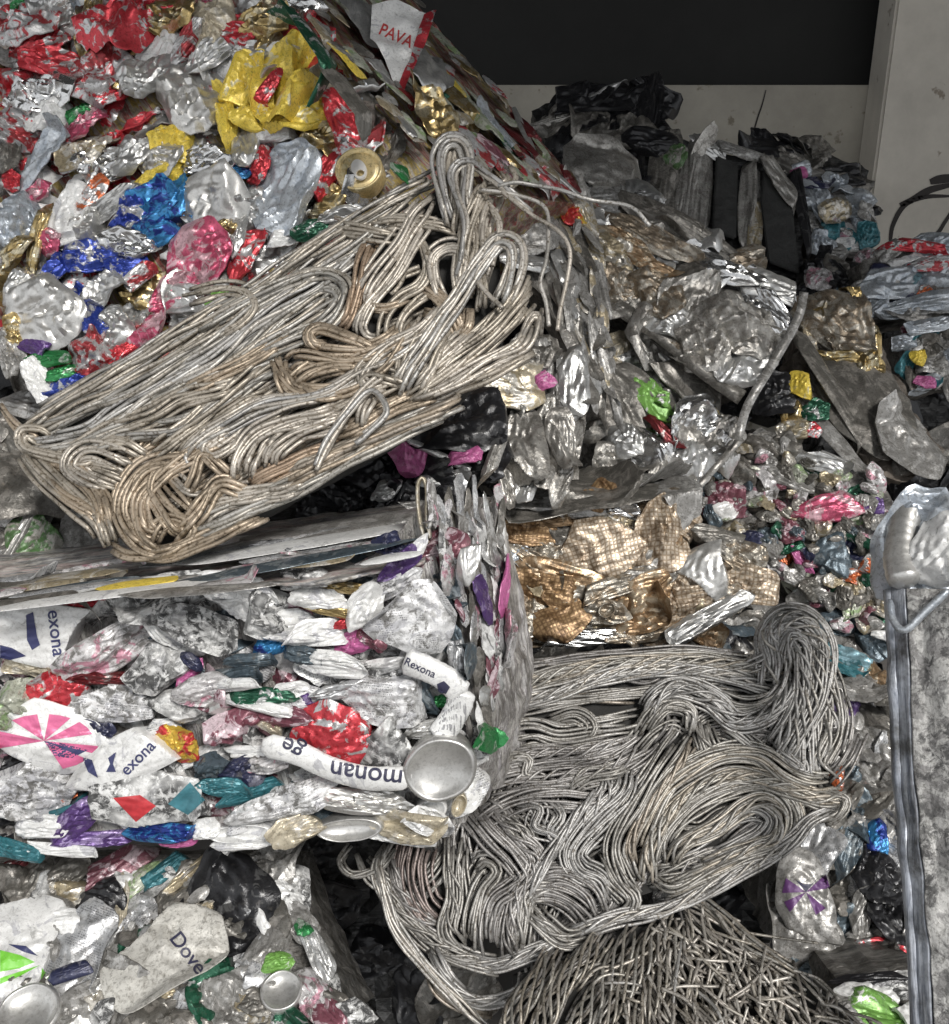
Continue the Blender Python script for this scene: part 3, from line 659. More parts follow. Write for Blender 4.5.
g2 = [
 ([(22, 432), (60, 402), (120, 368), (190, 325), (250, 292), (310, 250), (370, 212), (430, 178), (447, 172)], 7, 18, 'wire', .010),
 ([(24, 438), (70, 415), (130, 388), (200, 345), (260, 305), (320, 268), (370, 235), (420, 195)], 7, 18, 'wire', .009),
 ([(25, 445), (80, 438), (115, 415), (160, 385), (215, 355), (265, 315), (330, 275), (370, 240)], 7, 18, 'wirelt', .010),
 ([(30, 450), (60, 450), (100, 432), (130, 420), (180, 395), (240, 360), (300, 320), (350, 290)], 7, 18, 'wire', .009),
 ([(60, 455), (85, 450), (120, 435), (180, 425), (215, 405), (250, 380), (290, 358)], 6, 20, 'wire', .011),
 ([(50, 440), (40, 432), (22, 432), (24, 446), (50, 456), (85, 460), (95, 452)], 5, 14, 'wire', .012),
 ([(190, 332), (240, 305), (300, 277), (330, 275), (346, 290), (330, 320), (290, 340), (240, 365)], 5, 16, 'wire', .013),
 ([(215, 375), (260, 335), (300, 305), (325, 292), (335, 300), (315, 325), (270, 352)], 4, 12, 'wire', .012),
 ([(372, 238), (362, 262), (356, 290), (346, 318), (332, 332)], 6, 15, 'wirebrown', .014),
 ([(180, 300), (215, 290), (240, 292), (252, 305), (240, 322), (205, 340)], 5, 16, 'wire', .013),
 ([(432, 196), (416, 212), (400, 240), (378, 268), (363, 292), (361, 312)], 5, 20, 'wirelt', .020),
 ([(436, 204), (422, 230), (405, 262), (388, 285), (368, 305), (360, 325), (366, 338), (380, 342)], 4, 12, 'wirelt', .020),
 ([(456, 240), (446, 205), (438, 165), (443, 146), (454, 140), (465, 146), (469, 165), (466, 200), (470, 232)], 5, 12, 'wirelt', .030),
 ([(450, 225), (450, 190), (452, 160), (458, 148), (462, 160), (460, 200), (455, 240)], 4, 10, 'wire', .022),
 ([(456, 290), (462, 250), (466, 222), (458, 196), (453, 176), (459, 165), (471, 163), (486, 173), (502, 183), (520, 200), (545, 222)], 3, 6, 'wirelt', .034),
 ([(465, 290), (462, 255), (468, 225), (478, 200), (490, 178)], 4, 12, 'wire', .026),
 ([(480, 190), (475, 210), (478, 240), (470, 270), (462, 292)], 6, 18, 'wire', .020),
 ([(492, 195), (485, 215), (482, 240), (486, 260), (478, 290)], 5, 15, 'wirelt', .022),
 ([(488, 200), (500, 225), (495, 250), (490, 265)], 2, 6, 'wirelt', .026),
 ([(475, 205), (485, 190), (500, 188), (510, 180), (505, 170)], 5, 12, 'wire', .020),
 ([(395, 394), (410, 365), (440, 322), (465, 287), (482, 262), (498, 242), (512, 245), (515, 262), (508, 290), (495, 318)], 8, 18, 'wirelt', .026),
 ([(388, 385), (372, 388), (362, 378), (366, 368), (385, 350), (420, 330), (450, 300)], 6, 14, 'wirelt', .024),
 ([(365, 398), (360, 380), (372, 372), (395, 378), (410, 385)], 5, 16, 'wire', .022),
 ([(405, 396), (440, 372), (480, 342), (510, 312), (527, 290)], 9, 26, 'wire', .018),
 ([(410, 402), (450, 386), (490, 362), (522, 345), (533, 320), (537, 308)], 6, 14, 'wirelt', .020),
 ([(440, 392), (480, 378), (515, 362), (536, 350)], 5, 14, 'wire', .016),
 ([(520, 350), (525, 330), (533, 315), (541, 318), (538, 340)], 3, 7, 'wirelt', .020),
 ([(480, 345), (505, 310), (520, 290), (528, 272)], 5, 14, 'wire', .018),
 ([(205, 470), (175, 462), (145, 470), (128, 492), (126, 515), (142, 536), (170, 540)], 8, 26, 'wiretan', .014),
 ([(232, 442), (195, 455), (160, 478), (140, 500), (145, 530), (165, 548)], 7, 18, 'wiretan', .018),
 ([(195, 465), (160, 468), (150, 488), (160, 510), (175, 530), (195, 530)], 4, 10, 'wiretan', .020),
 ([(155, 480), (175, 505), (190, 515), (205, 500)], 5, 30, 'wiretan', .016), ([(165, 470), (190, 490), (205, 488)], 3, 14, 'wirelt', .018),
 ([(150, 545), (160, 525), (175, 520), (190, 530), (180, 545)], 4, 14, 'wiretan', .018),
 ([(118, 500), (122, 520), (140, 545), (165, 556)], 6, 16, 'wiretan', .015),
 ([(28, 452), (48, 475), (75, 500), (98, 520), (110, 545)], 8, 24, 'wire', .010), ([(45, 460), (75, 472), (98, 495), (106, 520), (107, 540)], 6, 18, 'wiretan', .014),
 ([(40, 465), (60, 490), (90, 512), (103, 530)], 5, 10, 'wiretan', .012),
 ([(115, 488), (85, 478), (70, 466), (78, 453), (95, 450), (120, 460), (138, 468)], 6, 20, 'wirelt', .016), ([(98, 455), (108, 444), (125, 443), (145, 455)], 4, 12, 'wire', .017), ([(80, 470), (105, 475), (125, 482)], 5, 22, 'wire', .013),
 ([(192, 470), (186, 456), (203, 438), (236, 419), (275, 403), (320, 395), (360, 375), (400, 355), (430, 332)], 6, 16, 'wirelt', .020),
 ([(236, 480), (240, 458), (256, 434), (284, 420), (320, 412), (345, 405)], 9, 34, 'wirelt', .020), ([(270, 468), (274, 450), (296, 432), (325, 422), (350, 415)], 8, 26, 'wirelt', .020),
 ([(240, 425), (220, 435), (205, 447), (212, 456), (232, 446), (250, 430)], 4, 10, 'wirelt', .022),
 ([(182, 502), (194, 478), (202, 456), (215, 465), (230, 480)], 5, 10, 'wiretan', .022), ([(180, 535), (200, 512), (219, 484), (245, 491)], 5, 14, 'wiretan', .022), ([(185, 520), (205, 495), (240, 478)], 5, 16, 'wiretan', .020),
 ([(182, 532), (226, 512), (277, 492), (310, 478), (347, 456), (398, 428), (460, 400)], 9, 24, 'wire', .012), ([(190, 528), (215, 505), (260, 495), (285, 490), (310, 478)], 6, 16, 'wirelt', .016),
 ([(130, 552), (170, 553), (205, 540), (240, 525), (265, 513)], 6, 18, 'wiretan', .012), ([(112, 545), (130, 555), (165, 552), (190, 540)], 4, 10, 'wiretan', .014),
 ([(265, 492), (300, 474), (350, 450), (400, 428), (450, 405), (462, 398)], 7, 16, 'wiretan', .016),
 ([(250, 490), (277, 472), (310, 456), (345, 448)], 6, 20, 'wirebrown', .014), ([(300, 480), (300, 470), (312, 465), (315, 478)], 4, 12, 'wire', .018),
 ([(314, 474), (328, 444), (351, 407), (372, 391), (386, 412), (365, 432), (350, 443)], 2, 6, 'wirelt', .030), ([(388, 372), (360, 395), (335, 430), (316, 470)], 2, 5, 'wirelt', .028), ([(375, 392), (364, 410), (362, 426)], 3, 8, 'wirelt', .028),
 ([(285, 363), (300, 355), (340, 362), (375, 355), (400, 338)], 6, 16, 'wiretan', .020), ([(275, 360), (285, 375), (300, 390), (330, 392), (355, 385), (382, 365)], 5, 14, 'wiretan', .020), ([(310, 340), (320, 350), (350, 352), (380, 345), (402, 330)], 5, 13, 'wiretan', .022),
 ([(335, 348), (313, 345), (309, 333), (322, 327), (345, 335), (378, 350)], 4, 9, 'wiretan', .024), ([(285, 392), (310, 372), (340, 365), (365, 372)], 5, 18, 'wiretan', .020), ([(280, 358), (283, 380), (290, 395)], 3, 18, 'wiretan', .022), ([(295, 378), (315, 395), (345, 392)], 3, 8, 'wiretan', .024),
 ([(185, 392), (220, 375), (260, 352), (285, 335), (292, 325)], 5, 12, 'wiretan', .014),
 ([(110, 432), (150, 418), (180, 400), (215, 392), (250, 380)], 7, 22, 'wire', .014), ([(150, 455), (185, 430), (220, 402), (255, 372), (280, 358)], 7, 20, 'wire', .015), ([(170, 470), (205, 435), (240, 410), (275, 395)], 6, 20, 'wire', .014),
 ([(310, 422), (350, 402), (390, 382), (418, 362)], 6, 18, 'wire', .014), ([(325, 440), (360, 425), (400, 405), (450, 390)], 7, 20, 'wiretan', .012),
 ([(372, 225), (400, 222), (440, 226), (462, 236)], 4, 12, 'wire', .018), ([(330, 225), (370, 232), (405, 238)], 4, 14, 'wire', .016), ([(378, 285), (400, 275), (420, 268)], 2, 8, 'wire', .012),
 ([(382, 342), (386, 318), (402, 298), (420, 286), (428, 268), (422, 247), (412, 235)], 4, 11, 'wire', .020), ([(398, 345), (402, 320), (418, 300), (440, 285)], 3, 9, 'wire', .018), ([(360, 305), (385, 310), (410, 300)], 3, 6, 'wiretan', .022), ([(385, 295), (395, 285), (402, 270), (398, 250)], 2, 8, 'wire', .016),
 ([(442, 302), (434, 278), (434, 258), (448, 248), (462, 252), (460, 278), (462, 300)], 6, 14, 'wirelt', .020), ([(470, 298), (475, 270), (482, 285), (480, 312)], 4, 12, 'wire', .018),
 ([(415, 282), (434, 296), (452, 316), (458, 332)], 5, 12, 'wiretan', .022), ([(424, 315), (445, 320), (455, 335)], 4, 10, 'wiretan', .022), ([(458, 338), (468, 325), (470, 310)], 4, 10, 'wiretan', .020), ([(478, 282), (490, 298), (501, 310)], 1, 2, 'wirelt', .032),
 ([(340, 365), (380, 350), (405, 335), (413, 322)], 6, 18, 'wiretan', .020), ([(355, 385), (385, 365), (402, 340), (410, 322)], 6, 16, 'wiretan', .020), ([(400, 390), (400, 360), (412, 335), (424, 318)], 6, 20, 'wire', .020), ([(425, 395), (432, 370), (440, 350), (455, 330)], 5, 18, 'wire', .018), ([(415, 400), (425, 380), (445, 355), (470, 330)], 6, 20, 'wirelt', .020),
 ([(8, 418), (22, 432), (35, 448)], 3, 10, 'wire', .008), ([(0, 405), (15, 425), (35, 440)], 2, 6, 'wiretan', .010),
]
for pts, n, sp, mt, lf in g2: W2.bundle(pts, n if n < 4 else n+1, sp*1.05, mt, lf*0.9, wander=1.6)
for pts in ([(498, 186), (515, 182), (530, 184), (560, 190), (590, 200), (630, 207), (650, 226)], [(480, 190), (520, 196), (545, 208), (549, 235), (546, 262), (541, 282), (546, 302), (549, 326)],
            [(500, 190), (530, 214), (558, 230), (570, 250), (567, 280), (560, 310), (557, 330)]):
    W2.bundle(pts, 1, 0, 'wirelt', 0.034, wander=0.4, rs=0.95)
W2.finish()

# ------------------------------------------------------------------ 3 white can bale, left foreground
F3 = Face((0, 600, 1.00), (470, 600, 1.00), (460, 835, 1.035))
E3 = E_((428, 500, 1.0), (506, 492, 1.25))
M['L3'] = layer_mat('white_grey_layers', [(0.05, 0.05, 0.05), (0.35, 0.34, 0.32), (0.6, 0.58, 0.55), (0.22, 0.2, 0.2), (0.7, 0.69, 0.67), (0.3, 0.27, 0.3), (0.6, 0.6, 0.6)], AX((430, 500, 1.0), (470, 740, 1.0)), 90, 0.8, 0.3, 0.45)
B3 = Bale('can_bale', 'bale of flattened white deodorant cans with a round can base at its corner', 'scrap bale',
          pl(F3, [(-80, 606), (345, 584), (425, 500), (476, 745), (462, 830), (-80, 848)]), E3, M['L3'])
pal3 = [('dirty', 6), ('white', 4), ('whitetext', 2), ('dirtytext', 2), ('dirtypink', 2), ('slate', 3), ('black', 3), ('navy', 2), ('red', 1), ('greytext', 2), ('satin', 1), ('maroon', 1)]  # black and slate fragments paint the shade in crevices between the cans
B3.fill([(-20, 612), (340, 592), (425, 510), (470, 745), (455, 822), (-20, 842)], 34, pal3, ang=(8, 22), size=(1.7, 0.95), tilt=0.40, amp=0.8, lift=-0.012, maxn=100, th=0.006)
k3 = {}
def c3(key, *a, **kw):
    o = B3.can(*a, **{**dict(lift=0.008+0.012*((len(B3.root.children)*37) % 11)/10, tilt=0.22, amp=0.7), **kw})
    if key: k3[key] = o
for r in [
 (168, 598, 96, 40, 14, 'dirty'), (92, 604, 70, 18, -6, 'red'), (180, 612, 40, 12, 5, 'red'), (233, 587, 84, 30, -12, 'white'), (236, 608, 50, 28, -10, 'white'), (266, 614, 46, 52, 60, 'dirty'), (200, 628, 66, 34, -25, 'dirty'), (175, 635, 60, 26, -40, 'white'),
 (113, 646, 110, 40, 24, 'dirtypink'), (45, 668, 90, 22, -4, 'cream'), (112, 679, 74, 12, -4, 'dkred'), (160, 668, 52, 44, 34, 'dirty'), (188, 675, 34, 14, 50, 'hotpink'), (233, 676, 80, 17, 6, 'slate'), (192, 662, 26, 10, -35, 'navy'), (273, 645, 32, 16, 15, 'cyan'), (256, 660, 50, 12, 5, 'slate'),
 (266, 696, 66, 14, -2, 'dkgreen'), (58, 693, 54, 38, -14, 'red', dict(amp=0.3)), (20, 706, 48, 46, 15, 'palegreen'), (10, 738, 24, 16, 10, 'orange'), (115, 703, 74, 34, -5, 'dirtytext'), (95, 722, 40, 16, -35, 'navy'), (186, 703, 66, 34, 5, 'dirty'), (212, 690, 70, 26, 8, 'dirtypink'), (225, 685, 80, 12, 12, 'white'),
 (238, 728, 58, 40, -5, 'maroon'), (270, 728, 26, 14, -30, 'cream'), (255, 705, 70, 12, -8, 'white'), (250, 752, 80, 12, 8, 'white'), (268, 762, 40, 20, 15, 'dirtypink'), (262, 712, 30, 14, 10, 'red'), (165, 728, 40, 16, 10, 'whitetext'), (178, 743, 40, 30, -40, 'yellowred'), (195, 757, 50, 14, 25, 'white'), (210, 770, 34, 26, 50, 'slate'),
 (40, 792, 100, 50, -8, 'dirtytext'), (60, 797, 36, 12, 20, 'orange'), (62, 812, 56, 9, 18, 'teal'), (72, 822, 50, 24, 42, 'purple'), (95, 840, 84, 14, -4, 'purple'), (40, 828, 60, 22, 10, 'white'), (93, 815, 30, 26, 40, 'satin'), (240, 772, 48, 26, 10, 'navy'), (225, 788, 50, 16, -10, 'teal'), (254, 790, 84, 14, 18, 'teal'),
 (160, 790, 108, 56, 8, 'dirty', dict(amp=0.3)), (160, 832, 78, 16, -4, 'cyan', dict(lift=0.018)), (178, 843, 34, 8, 5, 'hotpink'), (205, 830, 30, 18, 10, 'white'), (268, 810, 66, 22, 12, 'dirtytext'), (10, 848, 60, 16, -8, 'teal'), (60, 850, 80, 10, 0, 'white'), (240, 842, 60, 12, 5, 'white'),
 (345, 588, 54, 10, -6, 'gold'), (335, 610, 60, 12, -12, 'gold'), (350, 612, 34, 9, -40, 'yellow'), (300, 578, 54, 22, 0, 'dirty'), (322, 600, 56, 20, 0, 'white'), (290, 625, 60, 28, 4, 'white'), (320, 632, 70, 22, 0, 'white'), (365, 605, 46, 26, 50, 'white'), (350, 622, 30, 10, 10, 'red'),
 (398, 565, 52, 18, 36, 'purple', dict(lift=0.02)), (412, 555, 40, 14, 55, 'white'), (395, 582, 60, 24, 30, 'dirtytext'), (413, 619, 76, 60, 2, 'dirtytext', dict(amp=0.22, ex=5, lift=0.022, lobes=0.05)), (355, 642, 36, 20, 18, 'hotpink'), (372, 640, 20, 30, 70, 'maroon'), (335, 664, 64, 22, 0, 'white'), (385, 668, 60, 18, 10, 'dirty'), (300, 655, 50, 18, -10, 'slate'),
 (390, 700, 86, 42, -6, 'dirtytext', dict(lift=0.018)), (300, 700, 60, 24, -5, 'dirtytext'), (345, 690, 60, 16, 5, 'greytext'), (440, 702, 20, 13, 10, 'green'), (333, 735, 62, 52, -20, 'red', dict(lift=0.018, amp=0.3)), (285, 715, 60, 20, -6, 'maroon'), (302, 700, 26, 14, 0, 'purple'), (387, 748, 48, 58, 10, 'dirty', dict(lift=0.018, amp=0.3)), (430, 730, 50, 14, 20, 'satin'),
 (285, 803, 112, 30, 20, 'dirtytext'), (360, 800, 90, 20, -4, 'satin'), (300, 830, 50, 26, 30, 'cream'), (275, 838, 40, 20, 20, 'white'), (408, 826, 80, 26, -2, 'cream'), (395, 838, 70, 12, 0, 'white'), (290, 690, 40, 14, 5, 'white'), (455, 660, 36, 20, -70, 'greytext'), (452, 640, 40, 18, -80, 'slate'),
 (425, 820, 40, 22, -20, 'white', dict(lift=0.02)),
]: c3(None, *r[:6], **(r[6] if len(r) > 6 else {}))
c3('rex1', 40, 634, 100, 52, -4, 'white', amp=0.15, ex=5, lobes=0.05, lift=0.018, tilt=0.04)
c3('pinkstar', 55, 737, 108, 62, -12, 'white', amp=0.18, lift=0.02, tilt=0.05, ex=2.4)
c3('rex2', 122, 760, 92, 40, 26, 'white', amp=0.18, lift=0.022, tilt=0.05, ex=5, lobes=0.06)
c3('diam', 150, 800, 96, 44, -10, 'dirty', amp=0.16, lift=0.022, tilt=0.05)
c3('ring', 470, 560, 40, 20, 80, 'satin', amp=0.3)
bpy.context.view_layer.update()
o = k3['rex1']; write_on('exona', 56, 633, 19, -83, o, B3, 'navyink'); blob_print([(26, 615), (33, 612), (37, 636), (40, 645), (32, 650), (27, 640)], o, B3, 'navyink'); blob_print([(0, 645), (12, 648), (26, 656), (10, 660), (0, 658)], o, B3, 'navyink')
o = k3['rex2']; write_on('exona', 138, 758, 17, 45, o, B3, 'navyink'); blob_print([(108, 758), (116, 752), (113, 764), (116, 772), (106, 772), (110, 764)], o, B3, 'navyink'); blob_print([(82, 757), (92, 760), (98, 778), (88, 772)], o, B3, 'navyink')
o = k3['pinkstar']; cx, cy = 44, 741
for a0, a1, r_ in ((100, 128, 1), (62, 84, 1), (22, 48, 1), (160, 195, 1), (205, 235, .8), (290, 322, 1.1), (335, 352, 1.1)):
    P = [(cx, cy)]+[(cx+math.cos(math.radians(a))*50*r_, cy-math.sin(math.radians(a))*28*r_) for a in (a0, (a0+a1)/2, a1)]
    blob_print(P, o, B3, 'pinkp' if 'pinkp' in M else 'redink') if False else None
M['pinkink'] = plain_mat('pink_print', (0.70, 0.16, 0.32), 0.1, 0.4, 0.3, 60, 0)
M['redprint'] = plain_mat('red_print', (0.60, 0.05, 0.06), 0.1, 0.4, 0.4, 60, 0); M['tealprint'] = plain_mat('teal_print', (0.06, 0.2, 0.24), 0.1, 0.4, 0.4, 60, 0); M['blueprint_'] = plain_mat('blue_print', (0.05, 0.2, 0.5), 0.1, 0.4, 0.3, 60, 0)
for a0, a1, r_ in ((98, 130, 1), (58, 84, 1), (15, 45, 1), (158, 197, 1), (290, 322, 1.1), (335, 350, 1.1)):
    blob_print([(cx, cy)]+[(cx+math.cos(math.radians(a))*50*r_, cy-math.sin(math.radians(a))*27*r_) for a in (a0, (a0+a1)/2, a1)], o, B3, 'pinkink')
blob_print([(44, 741), (60, 743), (88, 750), (72, 758), (55, 757)], o, B3, 'navyink')
o = k3['diam']; blob_print([(113, 798), (140, 795), (156, 806), (136, 822)], o, B3, 'redprint'); blob_print([(168, 804), (190, 782), (205, 800), (188, 815)], o, B3, 'tealprint')
# bent white tubes with lettering
def bent_tube(name, B, face, pts, rad_px, mat, lift, flat=0.5, label=None, seed=1, close=True):
    C, L = spline(pts, 34); R_ = np.random.RandomState(seed); P = [face.on(x, y, lift) for x, y in C[:, :2]]; V = []; ns = 20
    d = face.depth(*pts[0])/FPX
    for i, p in enumerate(P):
        t = (P[min(i+1, len(P)-1)]-P[max(i-1, 0)]).normalized(); s_ = t.cross(face.n).normalized()
        r = rad_px*d*(1+0.02*math.sin(i*0.3))*(1 if not close else min(1, 0.55+0.25*min(i, len(P)-1-i)))
        for k in range(ns):
            a = 2*math.pi*k/ns; q = 1+0.035*R_.uniform(-1, 1)
            V.append(p+s_*math.cos(a)*r*q+face.n*math.sin(a)*r*flat*q-B.loc)
    n = len(P); V += [P[0]-B.loc, P[-1]-B.loc]; F = [(i*ns+k, i*ns+(k+1) % ns, (i+1)*ns+(k+1) % ns, (i+1)*ns+k) for i in range(n-1) for k in range(ns)]
    for k in range(0, ns, 2): F += [(n*ns, (k+2) % ns, (k+1) % ns, k), (n*ns+1, (n-1)*ns+k, (n-1)*ns+(k+1) % ns, (n-1)*ns+(k+2) % ns)]
    return B.part(name, mesh_np(name, [tuple(v) for v in V], F, [M[mat]]), None, label)
t1 = bent_tube('crushed_can', B3, F3, [(404, 660), (425, 668), (448, 680), (462, 695)], 13, 'white', 0.034, seed=2); t2 = bent_tube('crushed_can', B3, F3, [(463, 690), (458, 708), (448, 725), (438, 738)], 13, 'whitetext', 0.033, seed=3)
t3 = bent_tube('crushed_can', B3, F3, [(262, 745), (295, 752), (330, 768), (368, 778), (412, 778)], 12, 'white', 0.040, seed=4)
bpy.context.view_layer.update()
write_on('Rexona', 420, 668, 11, -25, t1, B3, 'ink')
write_on('monan', 366, 775, 27, 172, t3, B3, 'ink', arc=-0.0012); write_on('ge', 292, 748, 25, 150, t3, B3, 'ink')
blob_print([(437, 684), (444, 681), (450, 687), (446, 694), (438, 692)], t1, B3, 'ink')
# round can base and smaller cut ends
def can_base(B, face, px, py, rpx, mat, lift=0.03, sx=1, ang=0, tilt=0.0, label=None, seed=1, deep=1.0):
    r = rpx*face.depth(px, py)/FPX
    pr = [(0.0, -0.26*deep), (0.3, -0.24*deep), (0.6, -0.18*deep), (0.78, -0.08*deep), (0.86, 0.02), (0.91, 0.05), (0.95, 0.03), (1.0, -0.03), (1.02, -0.12), (0.98, -0.5), (0.9, -0.9)]
    V, F = lathe([(a*r, z*r) for a, z in pr], 56, 1, sx); R_ = np.random.RandomState(seed)
    an = np.arctan2(V[:, 1], V[:, 0]); V[:, :2] *= (1+0.02*np.sin(2*an+1)+0.012*np.sin(5*an))[:, None]
    return B.part('can_base', mesh_np('can_base', V, F, [M[mat]]), basis(face, px, py, ang, tilt, lift, R_), label)
can_base(B3, F3, 440, 770, 35, 'satin', 0.045, 0.92, 20, label='round shiny domed can base')
can_base(B3, F3, 349, 830, 33, 'satin', 0.024, 0.38, 4, seed=3); can_base(B3, F3, 459, 806, 12, 'cream', 0.03, 0.6, 70, seed=4, deep=2.4); can_base(B3, F3, 240, 834, 32, 'white', 0.02, 0.3, 4, seed=5)
can_base(B3, F3, 430, 812, 17, 'white', 0.022, 0.7, 20, seed=6)
# squashed side and top
FS3 = Face((428, 500, 1.0), (474, 740, 1.02), (508, 485, 1.25)); 
strips(B3, FS3, [(430, 500), (500, 492), (508, 640), (482, 735), (474, 735)], 88, [('greydirt', 6), ('greytext', 4), ('white', 1), ('silver', 4), ('dirty', 3), ('dirtypink', 2), ('slate', 1), ('grime', 3), ('maroon', 1)], -84, (34, 6), lift=0.0, sd=6, amp=0.4, tilt=0.10)
B3.cans([(505, 590, 60, 11, -88, 'hotpink'), (509, 640, 46, 12, -85, 'dirtypink'), (489, 738, 20, 22, 0, 'green'), (462, 540, 60, 8, -85, 'greydirt'), (484, 600, 40, 12, -60, 'purple'), (470, 660, 20, 40, 0, 'slate')], name='flattened_can', face=FS3, lift=0.008, tilt=0.12, amp=0.25, th=0.003)
FT3 = Face((0, 606, 1.0), (420, 560, 1.0), (410, 512, 1.2))
M['Lt'] = layer_mat('pressed_sheet_streaks', [(0.10, 0.10, 0.10), (0.34, 0.31, 0.27), (0.75, 0.74, 0.70), (0.20, 0.20, 0.22), (0.66, 0.63, 0.58), (0.42, 0.30, 0.30), (0.70, 0.69, 0.66), (0.3, 0.28, 0.25)], AX((0, 600, 1.0), (420, 540, 1.05)), 55, 0.5, 0.1, 0.5, 14)
def sheet_on(B, face, poly, mat, name, lift=0.004, amp=0.004, step=0.008):
    from mathutils import noise as mn
    bm = bmesh.new(); bm.faces.new([bm.verts.new(face.on(x, y, lift)-B.loc) for x, y in poly]); bmesh.ops.triangulate(bm, faces=bm.faces)
    for _ in range(7):
        big = [e for e in bm.edges if e.calc_length() > step]
        if not big or len(bm.verts) > 12000: break
        bmesh.ops.subdivide_edges(bm, edges=big, cuts=1); bmesh.ops.triangulate(bm, faces=bm.faces)
    for v in bm.verts: v.co += face.n*amp*(mn.noise(v.co*22)+0.5*mn.noise(v.co*60))
    g = bmesh.ops.extrude_face_region(bm, geom=bm.faces[:])
    for v in g['geom']:
        if isinstance(v, bmesh.types.BMVert): v.co -= face.n*0.003
    bmesh.ops.recalc_face_normals(bm, faces=bm.faces)
    return from_bm(name, bm, [M[mat]], B.root, smooth=True)
T3 = [(-10, 578), (150, 548), (400, 512), (425, 540), (400, 565), (180, 592), (-10, 606)]
sheet_on(B3, FT3, [(-40, 560), (150, 535), (400, 505), (432, 520), (425, 560), (345, 580), (180, 590), (-40, 604)], 'Lt', 'pressed_sheet')
strips(B3, FT3, T3, 26, [('greydirt', 5), ('greytext', 4), ('white', 3), ('dirtypink', 2), ('slate', 2), ('beige', 2), ('grime', 3), ('palegreen', 1)], 9, (90, 5), name='flattened_sheet', lift=0.004, sd=1.5, seed=4, tilt=0.01, amp=0.05)
B3.cans([(100, 595, 170, 8, 8, 'white'), (300, 560, 190, 9, 10, 'slate'), (320, 553, 170, 6, 10, 'dirtypink'), (140, 583, 60, 7, 8, 'yellow'), (310, 542, 200, 10, 9, 'white'), (200, 590, 120, 8, 5, 'greydirt'), (340, 525, 150, 12, 9, 'greydirt')], name='flattened_sheet', face=FT3, lift=0.008, tilt=0.01, amp=0.04, th=0.0015, lobes=0.1, folds=0)
t4 = bent_tube('sheet_fold', B3, Face((418, 480, 1.0), (430, 480, 1.0), (424, 540, 1.0)), [(428, 543), (422, 530), (418, 505), (418, 484), (423, 478), (427, 490), (427, 515), (430, 538)], 2.2, 'cream', 0.012, flat=3.5, close=False, seed=5)

# ------------------------------------------------------------------ 4 bottom left bale
F4 = Face((0, 860, 1.16), (280, 870, 1.16), (150, 1020, 1.04))
M['Lg'] = layer_mat('grey_layers', [(0.03, 0.03, 0.03), (0.15, 0.14, 0.13), (0.28, 0.27, 0.25), (0.10, 0.10, 0.10), (0.35, 0.33, 0.3)], (1, 0.1, 0.1), 70, 0.8, 0.4, 0.45)
B4 = Bale('can_bale', 'grimy bale of white spray cans and dark sheet at the bottom left corner', 'scrap bale',
          pl(F4, [(-80, 850), (275, 850), (300, 930), (350, 1040), (-80, 1060)]), VIEW*0.25+Vector((0, 0, -0.1)), M['Lg'])
B4.fill([(-20, 855), (275, 855), (300, 930), (350, 1030), (-20, 1035)], 36, [('grime', 5), ('greydirt', 5), ('dirty', 2), ('black', 2), ('greytext', 2), ('maroon', 1), ('dkgreen', 1), ('beige', 1)], ang=(35, 35), size=(1.5, 1), tilt=0.35, amp=0.6, th=0.01)  # extra black and grime tones paint in shade from the overhanging white bale
for r in [(15, 870, 50, 16, 30, 'dkred'), (25, 885, 60, 26, 50, 'grime'), (60, 880, 60, 22, 40, 'grime'), (110, 870, 84, 24, 32, 'maroon', dict(amp=0.3)), (140, 880, 60, 14, 45, 'palegreen'), (165, 870, 60, 16, 40, 'teal'), (100, 900, 50, 34, 20, 'black'), (185, 875, 60, 10, 35, 'beige'),
 (245, 880, 66, 34, -62, 'greytext'), (262, 905, 60, 22, -70, 'white'), (225, 905, 90, 80, -30, 'black', dict(amp=0.25, ex=4)), (200, 935, 60, 30, -40, 'black'), (35, 925, 30, 14, 60, 'beige'), (30, 945, 60, 30, 50, 'greydirt'),
 (75, 955, 56, 92, -22, 'greytext', dict(amp=0.2, ex=5, lift=0.014)), (60, 925, 50, 26, -15, 'white', dict(lift=0.016)), (90, 1000, 60, 34, 35, 'satin'), (105, 990, 30, 50, -20, 'beige'), (120, 905, 14, 60, 5, 'cream'), (235, 1000, 56, 56, 10, 'greydirt', dict(lift=0.012)), (180, 1005, 60, 30, 10, 'grime'), (160, 995, 40, 24, 20, 'beige'),
 (268, 950, 30, 60, -30, 'greydirt'), (290, 900, 40, 20, -40, 'dirty'), (300, 925, 40, 26, -60, 'greydirt'), (303, 928, 18, 14, -60, 'green', dict(lift=.02)), (318, 955, 56, 18, -62, 'silver'), (278, 962, 26, 18, 0, 'lime', dict(lift=0.02)), (310, 990, 60, 30, -60, 'dirtypink'), (325, 1010, 60, 24, -60, 'maroon'), (355, 1015, 40, 24, -40, 'dirty'), (260, 1000, 40, 24, 10, 'grime'), (50, 905, 50, 16, -20, 'greydirt')]:
    B4.can(*r[:6], **{**dict(lift=0.010, tilt=0.15, amp=0.45), **(r[6] if len(r) > 6 else {})})
dv = B4.can(168, 950, 100, 84, 28, 'offwhite', lift=0.022, amp=0.14, ex=3.6, lobes=0.10, tilt=0.05)
lm = B4.can(12, 950, 70, 90, -20, 'white', lift=0.02, amp=0.15, ex=4, lobes=0.08, tilt=0.05)
bpy.context.view_layer.update()
write_on('Dove', 188, 953, 21, -52, dv, B4, 'ink')
